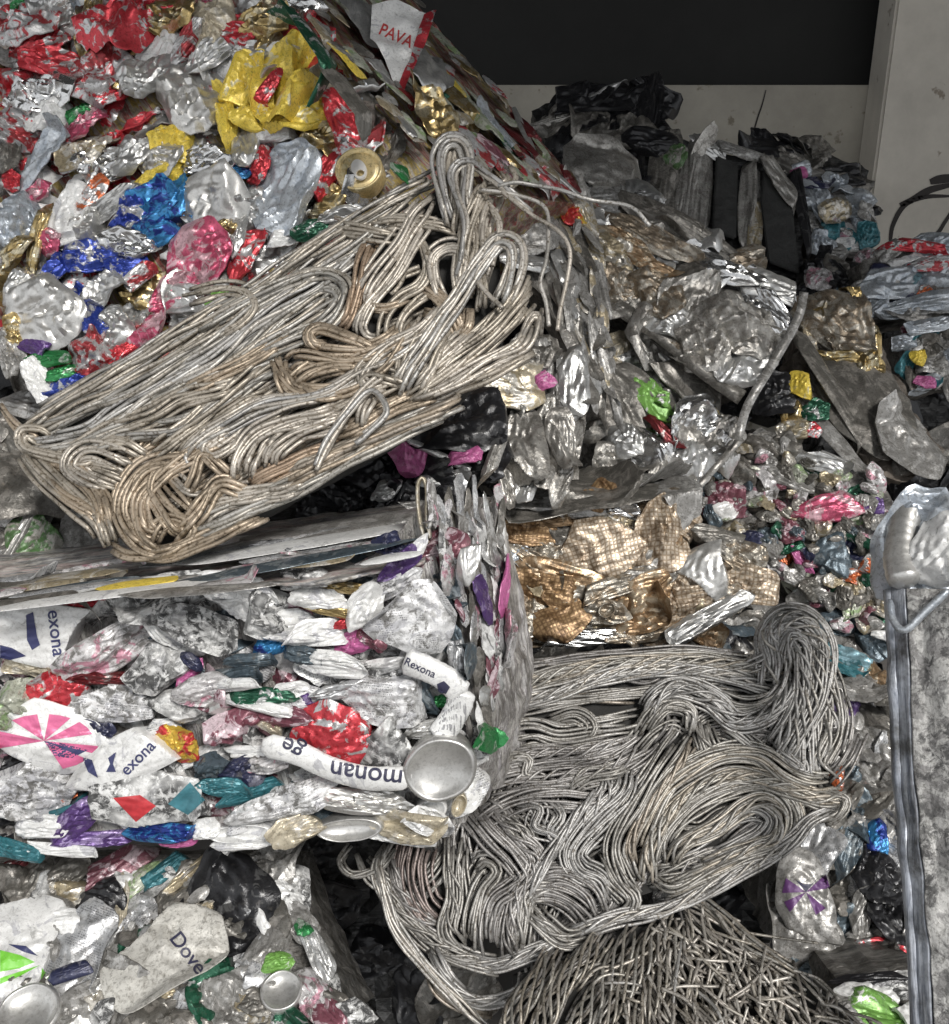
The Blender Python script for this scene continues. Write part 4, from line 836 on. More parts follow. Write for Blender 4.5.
blob_print([(0, 950), (20, 955), (35, 962), (20, 968), (0, 972)], lm, B4, 'limeink'); blob_print([(0, 978), (40, 965), (20, 976), (0, 984)], lm, B4, 'limeink'); blob_print([(42, 968), (58, 988), (40, 990)], lm, B4, 'limeink')
blob_print([(8, 944), (26, 946), (38, 956), (24, 952)], lm, B4, 'navyink')
bl = B4.can(70, 972, 40, 12, 18, 'navy', lift=0.024, amp=0.1, ex=6, lobes=0.03)
can_base(B4, F4, 28, 1012, 30, 'satin', 0.03, 0.95, 0, seed=8); can_base(B4, F4, 281, 990, 20, 'satin', 0.024, 1.0, 10, seed=9); can_base(B4, F4, 85, 1008, 26, 'satin', 0.012, 0.9, 0, seed=10)

# ------------------------------------------------------------------ 5 lower, finer wire bale
F5 = Face((500, 670, 1.27), (830, 650, 1.25), (480, 950, 1.15))
W5 = WireBale('wire_bale', 'big bale of fine grey stranded wire folded in swirls, below the brown foil can bale', 'wire bale',
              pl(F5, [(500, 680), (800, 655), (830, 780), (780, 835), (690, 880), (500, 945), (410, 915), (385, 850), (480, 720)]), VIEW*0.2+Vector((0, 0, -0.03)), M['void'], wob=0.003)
W5.start(0.0019)
R = random.Random(9)
poly5 = [(490, 690), (800, 660), (830, 780), (780, 840), (690, 885), (500, 940), (415, 910), (380, 850), (480, 740)]
for i in range(70):
    x, y = R.uniform(380, 830), R.uniform(660, 940)
    if not inside(x, y, poly5): continue
    a = 0.1 if y < 740 else (1.3 if x < 560 else 0.6); a += R.uniform(-0.4, 0.4); L = 45
    W5.bundle([(x-math.cos(a)*L*q, y+math.sin(a)*L*q+R.uniform(-8, 8)) for q in (-1, -.3, .3, 1)], 9, 26, R.choice(['wire', 'wiregrey']), lift=0.002, wander=3)
g5 = [
 ([(630, 755), (650, 732), (672, 722), (690, 730)], 10, 34, 'wire', .010), ([(655, 745), (668, 728), (672, 712)], 7, 26, 'wiregrey', .012),
 ([(500, 672), (560, 662), (640, 656), (720, 655), (765, 662)], 9, 16, 'wiregrey', .006), ([(503, 692), (560, 674), (620, 665), (690, 661), (760, 668), (792, 668)], 12, 20, 'wire', .012), ([(500, 706), (560, 692), (600, 677), (660, 669), (720, 674), (772, 690)], 12, 18, 'wirelt', .014),
 ([(503, 716), (560, 702), (640, 691), (700, 686), (750, 690)], 8, 12, 'wire', .010), ([(510, 700), (590, 698), (650, 700)], 6, 10, 'wiretan', .006),
 ([(770, 692), (774, 662), (770, 637), (783, 621), (805, 624), (820, 648), (815, 690), (797, 730), (778, 762)], 16, 36, 'wirelt', .020), ([(782, 682), (786, 652), (793, 637), (803, 652), (803, 690), (792, 720), (772, 748)], 12, 26, 'wirelt', .024),
 ([(745, 665), (775, 650), (778, 630), (795, 617), (815, 628)], 8, 16, 'wirelt', .022), ([(648, 724), (653, 702), (678, 688), (712, 700), (737, 720), (765, 714), (788, 692), (800, 660)], 13, 26, 'wirelt', .022), ([(700, 692), (740, 706), (770, 700), (790, 680)], 9, 18, 'wire', .020),
 ([(640, 735), (652, 716), (668, 705), (690, 712), (688, 735)], 9, 18, 'wire', .022),
 ([(686, 734), (664, 764), (640, 802), (618, 843), (624, 872), (638, 894)], 13, 30, 'wire', .018), ([(694, 740), (680, 765), (655, 800), (632, 840), (632, 868)], 6, 12, 'wiretan', .020),
 ([(633, 864), (642, 831), (667, 786), (712, 757), (756, 754), (788, 774), (813, 783), (840, 780)], 13, 22, 'wire', .020), ([(648, 882), (652, 848), (680, 803), (730, 776), (782, 786), (822, 800), (850, 796)], 13, 20, 'wire', .018),
 ([(664, 862), (667, 837), (693, 809), (737, 787), (775, 786), (796, 806), (796, 836), (768, 850), (737, 860), (702, 878), (671, 890), (650, 880)], 11, 18, 'wire', .016),
 ([(667, 872), (676, 852), (690, 840), (718, 828), (743, 808), (765, 801), (782, 816), (776, 838), (752, 847), (718, 862), (686, 876)], 11, 17, 'wire', .018), ([(672, 852), (700, 842), (735, 817), (755, 812), (768, 820), (760, 834), (738, 846), (700, 866)], 8, 14, 'wirelt', .014),
 ([(800, 838), (770, 856), (720, 882), (670, 907), (620, 918), (590, 928), (560, 938)], 9, 15, 'wirelt', .016), ([(770, 858), (795, 838), (812, 820), (840, 806)], 7, 14, 'wirelt', .020), ([(820, 790), (845, 800), (838, 815), (820, 822)], 5, 10, 'wire', .018),
 ([(633, 766), (626, 793), (600, 818), (574, 850), (580, 870), (600, 882), (606, 908)], 15, 30, 'wirelt', .020), ([(610, 768), (608, 790), (590, 815), (572, 840)], 9, 22, 'wirelt', .018), ([(600, 855), (612, 880), (630, 900), (620, 915)], 8, 22, 'wire', .018),
 ([(420, 835), (412, 870), (420, 905), (440, 925)], 16, 44, 'wirered', .010), ([(395, 850), (398, 885), (420, 915), (450, 935)], 10, 20, 'wiregrey', .012), ([(456, 838), (455, 870), (456, 900), (450, 930), (462, 948)], 11, 24, 'wire', .016),
 ([(470, 808), (490, 835), (514, 858), (526, 878), (512, 892), (497, 904), (491, 930), (495, 958)], 16, 30, 'wiregrey', .018), ([(488, 800), (512, 830), (535, 855), (532, 875), (520, 893), (510, 930), (512, 962)], 13, 24, 'wiregrey', .020),
 ([(476, 868), (486, 862), (495, 872), (482, 890), (475, 920), (475, 950)], 9, 22, 'wire', .017), ([(560, 895), (538, 893), (526, 900), (520, 930), (515, 958)], 10, 22, 'wire', .020), ([(520, 896), (545, 893), (570, 902), (592, 922)], 11, 24, 'wiregrey', .020),
 ([(528, 906), (545, 925), (565, 940), (592, 936)], 9, 20, 'wire', .019), ([(530, 884), (560, 876), (590, 890), (604, 915)], 13, 28, 'wiregrey', .018), ([(525, 902), (540, 872), (560, 842), (580, 812), (598, 788)], 7, 9, 'wirelt', .028),
 ([(515, 802), (540, 808), (535, 826), (552, 833), (560, 842), (545, 862)], 8, 18, 'wirelt', .022), ([(500, 812), (520, 830), (528, 850)], 8, 26, 'wire', .020), ([(545, 800), (560, 815), (552, 832), (565, 842)], 6, 12, 'wirelt', .024),
 ([(480, 792), (520, 780), (560, 775), (600, 770), (640, 750), (655, 735)], 13, 30, 'wiregrey', .014), ([(490, 742), (530, 730), (560, 735), (600, 730), (650, 722)], 13, 34, 'wire', .012), ([(485, 762), (540, 755), (590, 750), (635, 740)], 12, 24, 'wiregrey', .015),
 ([(475, 830), (500, 812), (530, 800), (562, 798), (595, 800), (615, 785)], 13, 34, 'wiregrey', .016), ([(560, 790), (585, 775), (615, 770), (630, 765)], 9, 26, 'wire', .018), ([(470, 790), (490, 775), (500, 760), (515, 768)], 8, 18, 'wire', .016),
 ([(500, 770), (512, 758), (528, 760), (525, 775), (545, 780)], 5, 9, 'wire', .020), ([(550, 722), (575, 716), (590, 728), (575, 745)], 7, 16, 'wire', .016),
 ([(815, 650), (830, 690), (832, 730), (818, 765), (835, 782)], 10, 24, 'wire', .014), ([(803, 705), (805, 742), (810, 785)], 11, 28, 'wirelt', .016), ([(700, 722), (706, 745), (716, 762)], 9, 24, 'wire', .016), ([(720, 722), (745, 740), (775, 765)], 8, 18, 'wire', .016), ([(775, 740), (790, 760), (805, 770), (795, 745)], 5, 12, 'wirelt', .020),
 ([(860, 730), (845, 760), (825, 785)], 7, 16, 'wiregrey', .010), ([(840, 690), (848, 720), (838, 760)], 6, 16, 'wiregrey', .008),
 ([(365, 862), (385, 882), (400, 912), (430, 940), (460, 957), (500, 968)], 10, 20, 'wire', .012), ([(470, 960), (500, 965), (540, 950), (570, 940)], 9, 16, 'wirelt', .014),
 ([(372, 855), (384, 890), (394, 922), (410, 950), (440, 985), (470, 1015), (505, 1045)], 7, 11, 'wirelt', .030), ([(392, 838), (378, 870), (390, 905)], 4, 12, 'wire', .024), ([(430, 945), (445, 972), (462, 992)], 7, 14, 'wirelt', .022),
 ([(350, 845), (340, 862), (352, 876), (380, 868), (395, 850)], 3, 8, 'wire', .020), ([(355, 850), (370, 880), (395, 892)], 3, 8, 'wire', .02), ([(435, 950), (450, 985), (480, 1002), (520, 992), (528, 965)], 7, 15, 'wirelt', .022), ([(430, 965), (440, 990), (470, 1010), (500, 1015)], 5, 14, 'wiretan', .016),
]
for pts, n, sp, mt, lf in g5:
    W5.bundle(pts, n, sp, mt, lf, wander=1.6, twist=0)
    if lf >= .012 and W5.k % 3: W5.bundle(pts, max(3, n//3), sp*0.5, mt, lf+0.003, wander=1.0, twist=0.09)
W5.finish()

# ------------------------------------------------------------------ 6 bottom wire bundle with cut ends
F6 = Face((600, 925, 1.15), (760, 915, 1.15), (700, 1024, 1.04))
W6 = WireBale('wire_bale', 'bundle of cut aluminium cable with bristling bright ends at the bottom of the pile', 'wire bale',
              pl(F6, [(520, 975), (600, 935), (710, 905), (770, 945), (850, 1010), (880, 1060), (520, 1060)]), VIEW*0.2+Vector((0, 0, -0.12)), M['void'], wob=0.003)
W6.start(0.0017)
for pts, n in (([(608, 930), (585, 960), (558, 990), (535, 1040)], 8), ([(666, 920), (645, 958), (620, 995), (590, 1040)], 8), ([(560, 950), (545, 975), (520, 1005), (505, 1040)], 7), ([(640, 925), (615, 965), (595, 1000), (570, 1040)], 6), ([(690, 925), (670, 965), (650, 1000), (630, 1040)], 7), ([(575, 985), (600, 975), (625, 985), (650, 1005)], 7)):
    W6.bundle(pts, n, 22, 'wire', 0.014, wander=1, twist=0.05); W6.bundle(pts, n, 26, 'wiregrey', 0.004, wander=3)
R = random.Random(3); P6 = [(655, 905), (715, 900), (775, 945), (870, 1020), (880, 1050), (600, 1050), (640, 960)]; k = 0
while k < 330:
    x, y = R.uniform(600, 880), R.uniform(900, 1050)
    if not inside(x, y, P6): continue
    k += 1; a = math.radians(R.gauss(-52, 20) if R.random() < 0.75 else R.gauss(-105, 22)); L = R.uniform(30, 85); bx, by = R.uniform(-8, 8), R.uniform(-8, 8)
    W6.bundle([(x, y, R.uniform(0, .02)), (x+math.cos(a)*L*.5+bx, y-math.sin(a)*L*.5+by, R.uniform(0, .02)), (x+math.cos(a)*L, y-math.sin(a)*L, R.uniform(-0.005, .015))], 1, 0, R.choice(['wire', 'wirelt', 'wirelt', 'wiregrey']), 0.006, wander=0.5)
W6.bundle([(650, 915), (690, 898), (720, 915), (750, 945), (800, 975)], 7, 14, 'wire', 0.018)
W6.finish()

# ------------------------------------------------------------------ 7 brown and beige foil bale, centre
F7 = Face((510, 500, 1.42), (690, 500, 1.42), (600, 640, 1.38))
M['Lb'] = layer_mat('brown_layers', [(0.04, 0.035, 0.03), (0.25, 0.18, 0.11), (0.4, 0.33, 0.25), (0.18, 0.13, 0.08), (0.45, 0.4, 0.33)], (1, 0, 0), 60, 0.8, 0.4, 0.5)
B7 = Bale('can_bale', 'bale of brown and beige crushed food tins in the middle, above the fine wire swirls', 'scrap bale',
          pl(F7, [(500, 500), (690, 495), (692, 560), (765, 580), (765, 600), (700, 640), (500, 655)]), VIEW*0.22+Vector((0, 0, 0.02)), M['Lb'])
B7.fill([(505, 500), (690, 495), (692, 560), (765, 590), (700, 640), (505, 650)], 27, [('meshbrown', 4), ('meshbeige', 4), ('copper', 4), ('foilbrown', 3), ('beige', 2), ('grime', 1)], ang=(15, 35), size=(1.5, 1.0), tilt=0.3, amp=0.6)
for r in [(596, 546, 78, 52, 12, 'meshbeige', dict(amp=0.25, ex=2.3, lift=.02)), (662, 535, 46, 62, 0, 'meshbeige', dict(amp=0.5, lift=.018)), (645, 565, 56, 32, 10, 'foil'), (525, 530, 60, 26, 0, 'meshbrown'), (540, 520, 80, 14, 5, 'copper'), (560, 575, 100, 26, -12, 'copper', dict(amp=0.4, lift=.016)), (535, 565, 60, 22, -42, 'foilbrown'),
 (545, 585, 70, 34, -10, 'meshbrown', dict(lift=.016)), (620, 585, 80, 18, 20, 'foilbrown', dict(lift=.02)), (560, 615, 54, 44, 25, 'meshbrown', dict(amp=.2, ex=4, lift=.02)), (530, 612, 30, 50, 15, 'foilbrown'), (640, 610, 74, 40, 10, 'copper'), (605, 612, 40, 22, -5, 'foilbrown', dict(lift=.022)),
 (655, 590, 60, 30, 30, 'copper'), (708, 570, 50, 46, 10, 'satin', dict(amp=.15, ex=4, lift=.02)), (745, 555, 40, 30, -40, 'foilbrown'), (752, 585, 50, 32, -10, 'meshbeige'), (700, 600, 60, 26, 10, 'meshbeige'), (708, 620, 92, 22, 30, 'silver', dict(lift=.02)), (580, 637, 84, 14, 3, 'chrome'), (690, 625, 26, 18, 10, 'satin'),
 (625, 508, 36, 16, 0, 'chrome'), (575, 510, 110, 12, 2, 'greydirt'), (720, 540, 60, 22, -20, 'grime'), (520, 555, 22, 22, 0, 'paleblue'), (640, 635, 60, 14, 10, 'foilbrown')]:
    B7.can(*r[:6], **{**dict(lift=0.012, tilt=0.13, amp=0.5), **(r[6] if len(r) > 6 else {})})
can_base(B7, F7, 607, 610, 9, 'foilbrown', 0.035, 0.8, 30, seed=4, deep=3)
FT7 = Face((510, 505, 1.42), (680, 500, 1.42), (590, 465, 1.62))
B7.cans([(560, 495, 150, 26, 4, 'grime'), (640, 478, 70, 26, 12, 'greydirt'), (620, 490, 130, 16, 6, 'grime'), (672, 485, 40, 30, -50, 'greydirt'), (530, 500, 70, 14, 2, 'greydirt'), (605, 472, 80, 18, 10, 'grime')], name='flattened_sheet', face=FT7, lift=0.008, tilt=0.08, amp=0.15, th=0.004)

# ------------------------------------------------------------------ 8 silver strapped bale and 9 the one below it
def foil_bale(label, outline, d3, ext, fill_step, pal, cans, ang=(-30, 25), lay='Lg', name='foil_bale', grp=None, **kw):
    f = Face(*d3); B = Bale(name, label, 'scrap bale', pl(f, outline), ext, M[lay]); n = dict(size=(1.6, 0.9), tilt=0.3, amp=0.55); n.update(kw)
    B.fill(outline, fill_step, pal, ang=ang, **n)
    for r in cans: B.can(*r[:6], **{**dict(lift=0.014, tilt=0.12, amp=0.5, name='crushed_sheet'), **(r[6] if len(r) > 6 else {})})
    return B
def strap(B, pts, wpx, mat='greydirt', lift=0.02, name='steel_strap'):
    f = B.face; C, L = spline(pts, 24); V = []; F = []
    T = np.gradient(C[:, :2], axis=0); T /= np.linalg.norm(T, axis=1)[:, None]; Nn = np.stack([-T[:, 1], T[:, 0]], 1)
    for i in range(len(C)):
        for s_, l in ((-1, 0), (1, 0), (1, 0.004), (-1, 0.004)):
            q = C[i, :2]+Nn[i]*s_*wpx/2; V.append(tuple(f.on(q[0], q[1], lift+l+0.002*math.sin(i))-B.loc))
    for i in range(len(C)-1):
        for k in range(4): F.append((4*i+k, 4*i+(k+1) % 4, 4*i+4+(k+1) % 4, 4*i+4+k))
    F += [(0, 1, 2, 3), tuple(4*(len(C)-1)+q for q in (3, 2, 1, 0))]
    B.part(name, mesh_np(name, V, F, [M[mat]], smooth=False))
B8 = foil_bale('strapped silver foil bale with rusty brown upper edge, right of the hanging wires', [(590, 215), (650, 208), (740, 255), (802, 295), (748, 395), (700, 372), (610, 315)],
   ((590, 215, 1.72), (802, 295, 1.66), (700, 380, 1.60)), VIEW*0.18+Vector((-0.02, 0, -0.02)), 30, [('foil', 6), ('foilbrown', 3), ('silver', 3), ('chrome', 1), ('grime', 1)],
   [(650, 235, 110, 20, -28, 'foilbrown'), (710, 245, 120, 16, -28, 'grime', dict(amp=.25)), (660, 215, 80, 18, -30, 'grime'), (625, 240, 70, 18, -30, 'copper'), (650, 265, 60, 16, -28, 'copper'), (610, 250, 50, 34, -20, 'beige'), (655, 290, 60, 46, -50, 'foilbrown'), (690, 300, 50, 70, -30, 'foil'), (620, 285, 60, 34, -40, 'foilbrown'),
    (735, 330, 70, 60, -40, 'foil'), (725, 270, 90, 26, -20, 'chrome'), (770, 285, 70, 24, -18, 'silver', dict(amp=.3)), (770, 310, 60, 20, -50, 'chrome'), (740, 365, 50, 40, 30, 'silver'), (700, 345, 50, 50, -40, 'foil'), (675, 325, 50, 30, -30, 'silver'), (755, 345, 40, 30, 0, 'foil')])
strap(B8, [(804, 292), (798, 318), (775, 360), (748, 405), (738, 440)], 9, 'greydirt', 0.03)
strap(B8, [(615, 305), (660, 335), (705, 372), (742, 398)], 16, 'grime', 0.012, 'lower_rim')
B9 = foil_bale('bale of shiny foil trays with a green patch, under the strapped silver bale', [(600, 345), (650, 350), (738, 435), (688, 500), (640, 480), (590, 440), (585, 380)],
   ((600, 345, 1.66), (738, 435, 1.60), (640, 480, 1.54)), VIEW*0.2+Vector((0, 0, -0.03)), 28, [('foil', 4), ('chrome', 3), ('silver', 3), ('grime', 2)],
   [(620, 400, 100, 60, -40, 'grime', dict(amp=.15)), (690, 385, 100, 40, -38, 'grime', dict(amp=.15)), (650, 395, 26, 50, 20, 'lime', dict(amp=.3, lift=.022)), (663, 400, 20, 14, 0, 'lime', dict(lift=.024)), (665, 432, 50, 12, -40, 'dkred', dict(lift=.024)), (700, 430, 60, 50, 10, 'chrome', dict(amp=.6)), (645, 445, 70, 30, -50, 'chrome'), (620, 375, 60, 16, -50, 'beige'),
    (690, 465, 50, 40, 40, 'silver'), (720, 435, 40, 30, 40, 'foil'), (670, 470, 40, 40, -60, 'foil'), (625, 440, 40, 30, -50, 'silver'), (618, 345, 30, 30, -60, 'cream'), (660, 350, 90, 10, -40, 'silver')])
strap(B9, [(742, 438), (722, 460), (700, 485), (682, 505)], 7, 'foil', 0.025)

# ------------------------------------------------------------------ grey dusty bale whose layers hang between wire bale and silver bale
M['Lv'] = layer_mat('dusty_vertical_layers', [(0.06, 0.055, 0.05), (0.2, 0.19, 0.17), (0.38, 0.36, 0.33), (0.14, 0.13, 0.12), (0.42, 0.4, 0.37)], AX((550, 200, 1.6), (610, 380, 1.55)), 80, 0.8, 0.4, 0.45)
FV = Face((520, 200, 1.62), (595, 200, 1.68), (600, 385, 1.52))
BV = Bale('sheet_bale', 'dusty grey bale of layered sheets behind the loose hanging wires', 'scrap bale', pl(FV, [(495, 190), (590, 196), (612, 385), (585, 395), (545, 300), (500, 260)]), VIEW*0.14, M['Lv'])
strips(BV, FV, [(545, 200), (590, 198), (610, 380), (590, 390), (560, 290)], 60, [('greydirt', 6), ('beige', 2), ('foil', 3), ('grime', 2), ('silver', 1)], -72, (60, 11), lift=0.002, amp=0.3, tilt=0.2, seed=8)
BV.cans([(520, 225, 60, 46, -10, 'greydirt', dict(amp=.12, ex=5)), (528, 262, 50, 16, -5, 'silver'), (575, 215, 20, 20, 0, 'yellowred'), (585, 215, 40, 16, -70, 'beige'), (525, 245, 50, 14, 0, 'foil')], name='flattened_sheet', lift=0.012, amp=0.3)
# black plastic-clad and grey metal bale under the wire bale
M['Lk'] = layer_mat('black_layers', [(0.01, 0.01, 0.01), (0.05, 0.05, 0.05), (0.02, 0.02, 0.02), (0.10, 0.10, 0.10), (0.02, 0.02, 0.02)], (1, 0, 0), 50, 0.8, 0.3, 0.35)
FK = Face((300, 440, 1.30), (500, 390, 1.34), (400, 500, 1.27))
BK = Bale('sheet_bale', 'bale of black film with magenta scraps squeezed under the slanted wire bale', 'scrap bale', pl(FK, [(270, 470), (440, 385), (500, 385), (500, 475), (400, 520), (250, 525)]), VIEW*0.15, M['Lk'])
BK.fill([(290, 480), (440, 395), (500, 400), (500, 480), (400, 510), (280, 515)], 26, [('black', 9), ('grime', 1)], ang=(0, 50), tilt=0.4, amp=0.7, size=(1.6, 1))
BK.cans([(408, 450, 34, 46, 10, 'hotpink', dict(amp=.5, lift=.03)), (465, 458, 34, 16, 15, 'hotpink', dict(lift=.03)), (455, 420, 90, 60, 10, 'black', dict(lift=.02)), (430, 470, 60, 30, -20, 'black'), (440, 455, 90, 7, -20, 'silver', dict(lift=.025, amp=.2)), (495, 455, 60, 12, 70, 'foil', dict(lift=.025)), (445, 478, 50, 12, 5, 'silver'), (385, 490, 30, 16, 30, 'silver'), (420, 510, 90, 14, 5, 'greydirt'), (355, 470, 50, 30, 20, 'black')], name='crushed_film', lift=0.016)
FG = Face((490, 350, 1.40), (570, 350, 1.42), (530, 480, 1.34))
M['L3b'] = M['Lv']
BG = Bale('foil_bale', 'upright dull grey bale with a pale folded corner, right of the black film', 'scrap bale', pl(FG, [(485, 375), (520, 345), (570, 350), (590, 400), (580, 480), (500, 495)]), VIEW*0.13, M['Lv'])
BG.fill([(490, 375), (520, 350), (570, 355), (588, 400), (578, 480), (505, 490)], 22, [('foil', 6), ('greydirt', 4), ('grime', 3), ('silver', 2)], ang=(80, 15), size=(2.0, 0.8), tilt=0.25)
BG.cans([(508, 385, 46, 44, 20, 'beige', dict(amp=.2, ex=5, lift=.02)), (524, 370, 26, 40, -20, 'cream', dict(lift=.018)), (546, 380, 20, 16, 20, 'hotpink', dict(lift=.024)), (520, 440, 40, 80, 0, 'foil'), (562, 440, 26, 60, 10, 'foil'), (575, 375, 24, 60, 0, 'silver'), (540, 350, 40, 40, 20, 'grime')], name='crushed_sheet', lift=0.014)

# ------------------------------------------------------------------ left grey chunk with green paint
FL = Face((0, 420, 1.30), (110, 480, 1.28), (40, 580, 1.20))
BL = Bale('sheet_bale', 'dusty grey crushed sheet with green paint patch at the left edge beside the wire bale', 'scrap bale', pl(FL, [(-80, 400), (35, 405), (60, 480), (115, 540), (60, 580), (-80, 600)]), VIEW*0.12, M['Lg'])
BL.fill([(-20, 410), (35, 410), (60, 480), (110, 540), (60, 570), (-20, 590)], 30, [('grime', 6), ('greydirt', 5), ('black', 1)], ang=(20, 40), tilt=0.25, size=(1.6, 1.1))
BL.cans([(35, 405, 60, 26, -12, 'greydirt'), (20, 470, 90, 90, -50, 'grime', dict(amp=.35, ex=3)), (90, 535, 60, 70, -10, 'greydirt', dict(amp=.15, ex=4, lift=.014)), (40, 545, 60, 30, 20, 'grime'), (38, 538, 48, 40, 30, 'moss', dict(lift=.024, amp=.3)), (22, 530, 90, 9, 55, 'greydirt', dict(lift=.03)), (52, 500, 12, 60, -12, 'greydirt', dict(lift=.02)), (20, 560, 50, 26, 15, 'greydirt')], name='crushed_sheet', lift=0.012)

# ------------------------------------------------------------------ right side
f12 = Face((800, 310, 1.86), (850, 290, 1.90), (900, 480, 1.68))
M['slab'] = plain_mat('caked_brown_slab', (0.17, 0.145, 0.12), 0.3, 0.6, 0.6, 22, 0.9)
B12 = Bale('pressed_slab', 'brown caked slab with a golden foil fringe leaning on the right side', 'scrap slab', pl(f12, [(800, 305), (855, 290), (948, 455), (905, 487), (868, 468), (790, 370)]), VIEW*0.09, M['slab'], wob=0.01)
B12.fill([(805, 300), (855, 292), (878, 345), (860, 385), (810, 350)], 16, [('gold', 4), ('foilbrown', 4), ('beige', 2), ('copper', 1)], ang=(40, 60), tilt=0.6, amp=0.9, size=(1.5, .8))
B12.fill([(880, 400), (935, 455), (905, 480), (850, 420)], 20, [('greydirt', 3), ('grime', 5)], ang=(30, 40), tilt=0.2, amp=0.4, name='caked_flake')
B12.cans([(840, 400, 150, 18, -52, 'grime', dict(amp=.2)), (822, 425, 130, 14, -50, 'greydirt', dict(amp=.2)), (835, 320, 80, 40, -30, 'foilbrown'), (865, 400, 110, 60, -50, 'grime', dict(amp=.12, lift=.008)), (905, 440, 80, 50, -45, 'greydirt', dict(amp=.2)), (852, 360, 60, 14, -15, 'gold', dict(amp=.9, tilt=.4)), (870, 372, 26, 26, -10, 'gold', dict(amp=.9))], name='crushed_sheet', lift=.016)
palm = [('greydirt', 5), ('grime', 5), ('palegreen', 2), ('dirtypink', 2), ('slate', 2), ('maroon', 2), ('beige', 4), ('grime', 7), ('slate', 2), ('navy', 1), ('dkgreen', 1), ('white', 1), ('orange', 1)]
B13 = foil_bale('grimy mixed bale with a red-pink scrap, below the brown slab', [(695, 480), (760, 425), (890, 490), (905, 560), (892, 655), (840, 635), (770, 575), (700, 515)],
   ((700, 480, 1.70), (890, 490, 1.62), (860, 640, 1.58)), VIEW*0.2, 22, palm, [(835, 508, 60, 26, 10, 'pink', dict(amp=.3, lift=.022)), (722, 500, 46, 30, -10, 'maroon'), (740, 465, 60, 40, -30, 'grime'), (770, 450, 60, 26, -20, 'grime'), (832, 555, 40, 44, -10, 'slate', dict(amp=.2, ex=5, lift=.02)), (875, 505, 30, 14, 0, 'purple'), (790, 530, 26, 24, 60, 'maroon'), (800, 558, 34, 10, -50, 'hotpink'),
   (855, 600, 26, 34, 0, 'beige'), (868, 565, 16, 14, 0, 'orange', dict(lift=.026)), (880, 550, 20, 14, -40, 'navy'), (822, 462, 60, 16, -20, 'silver'), (790, 480, 60, 18, -20, 'greydirt'), (850, 535, 80, 10, -30, 'dkgreen'), (760, 495, 40, 16, 0, 'dirtypink')], ang=(-25, 40), name='mixed_bale', tilt=0.35, amp=0.6, size=(1.3, .9))
B13.fill([(700, 480), (760, 430), (885, 495), (900, 560), (885, 645), (840, 625), (770, 570), (705, 512)], 15, palm, name='can_scrap', ang=(-25, 45), size=(1.2, .75), tilt=.4, amp=.6, lift=.012)
B13.cans([(800, 385, 30, 26, -20, 'yellow'), (790, 410, 20, 26, 10, 'gold'), (812, 430, 20, 16, 0, 'red'), (815, 410, 26, 20, 0, 'dkgreen'), (775, 395, 40, 40, -20, 'black'), (795, 430, 30, 20, 0, 'beige')], name='crushed_sheet', lift=-0.03)
palb = [('paleblue', 6), ('white', 3), ('silver', 3), ('redworn', 1), ('navy', 1), ('greydirt', 2), ('palecyan', 1)]
foil_bale('pale blue and white can bale with red scraps at the far right', [(858, 262), (885, 250), (960, 240), (960, 310), (865, 322)], ((858, 262, 2.15), (960, 250, 2.1), (900, 320, 2.08)), VIEW*0.25, 18, palb,
   [(910, 245, 60, 12, -8, 'red'), (940, 262, 50, 12, 5, 'redworn'), (925, 292, 16, 12, 0, 'orange'), (890, 285, 60, 26, 10, 'paleblue'), (920, 305, 80, 16, 10, 'paleblue')], ang=(8, 15), name='mixed_bale', amp=.5)
foil_bale('small mixed bale with yellow and magenta bits, under the pale blue bale', [(900, 330), (960, 315), (960, 390), (912, 392)], ((900, 330, 2.0), (960, 320, 2.0), (920, 390, 1.95)), VIEW*0.25, 15,
   [('greydirt', 3), ('teal', 2), ('maroon', 2), ('palegreen', 2), ('paleblue', 2), ('grime', 5)], [(919, 358, 16, 14, 0, 'yellow', dict(lift=.022)), (925, 382, 20, 10, 0, 'hotpink'), (930, 325, 60, 14, 10, 'paleblue')], ang=(10, 40), name='mixed_bale')
foil_bale('blue-grey mixed can bale leaning by the concrete pillar', [(800, 165), (845, 175), (878, 220), (862, 262), (815, 250)], ((800, 165, 2.45), (878, 220, 2.4), (830, 260, 2.35)), VIEW*0.22, 15,
   [('paleblue', 5), ('navy', 2), ('white', 2), ('slate', 2), ('cyan', 1), ('dirtypink', 1), ('teal', 1), ('greydirt', 3)], [(800, 172, 16, 10, 0, 'hotpink'), (835, 210, 30, 22, 30, 'beige'), (868, 235, 20, 20, 0, 'teal')], ang=(-20, 30), name='mixed_bale')
foil_bale('low dark bale with pinkish can, left of the pale blue bale', [(805, 258), (870, 262), (880, 300), (805, 300)], ((805, 258, 2.25), (870, 262, 2.25), (830, 300, 2.2)), VIEW*0.2, 16,
   [('black', 5), ('slate', 2), ('grime', 3), ('maroon', 1)], [(818, 280, 26, 22, 0, 'dirtypink')], ang=(0, 30), name='mixed_bale', lay='Lk')
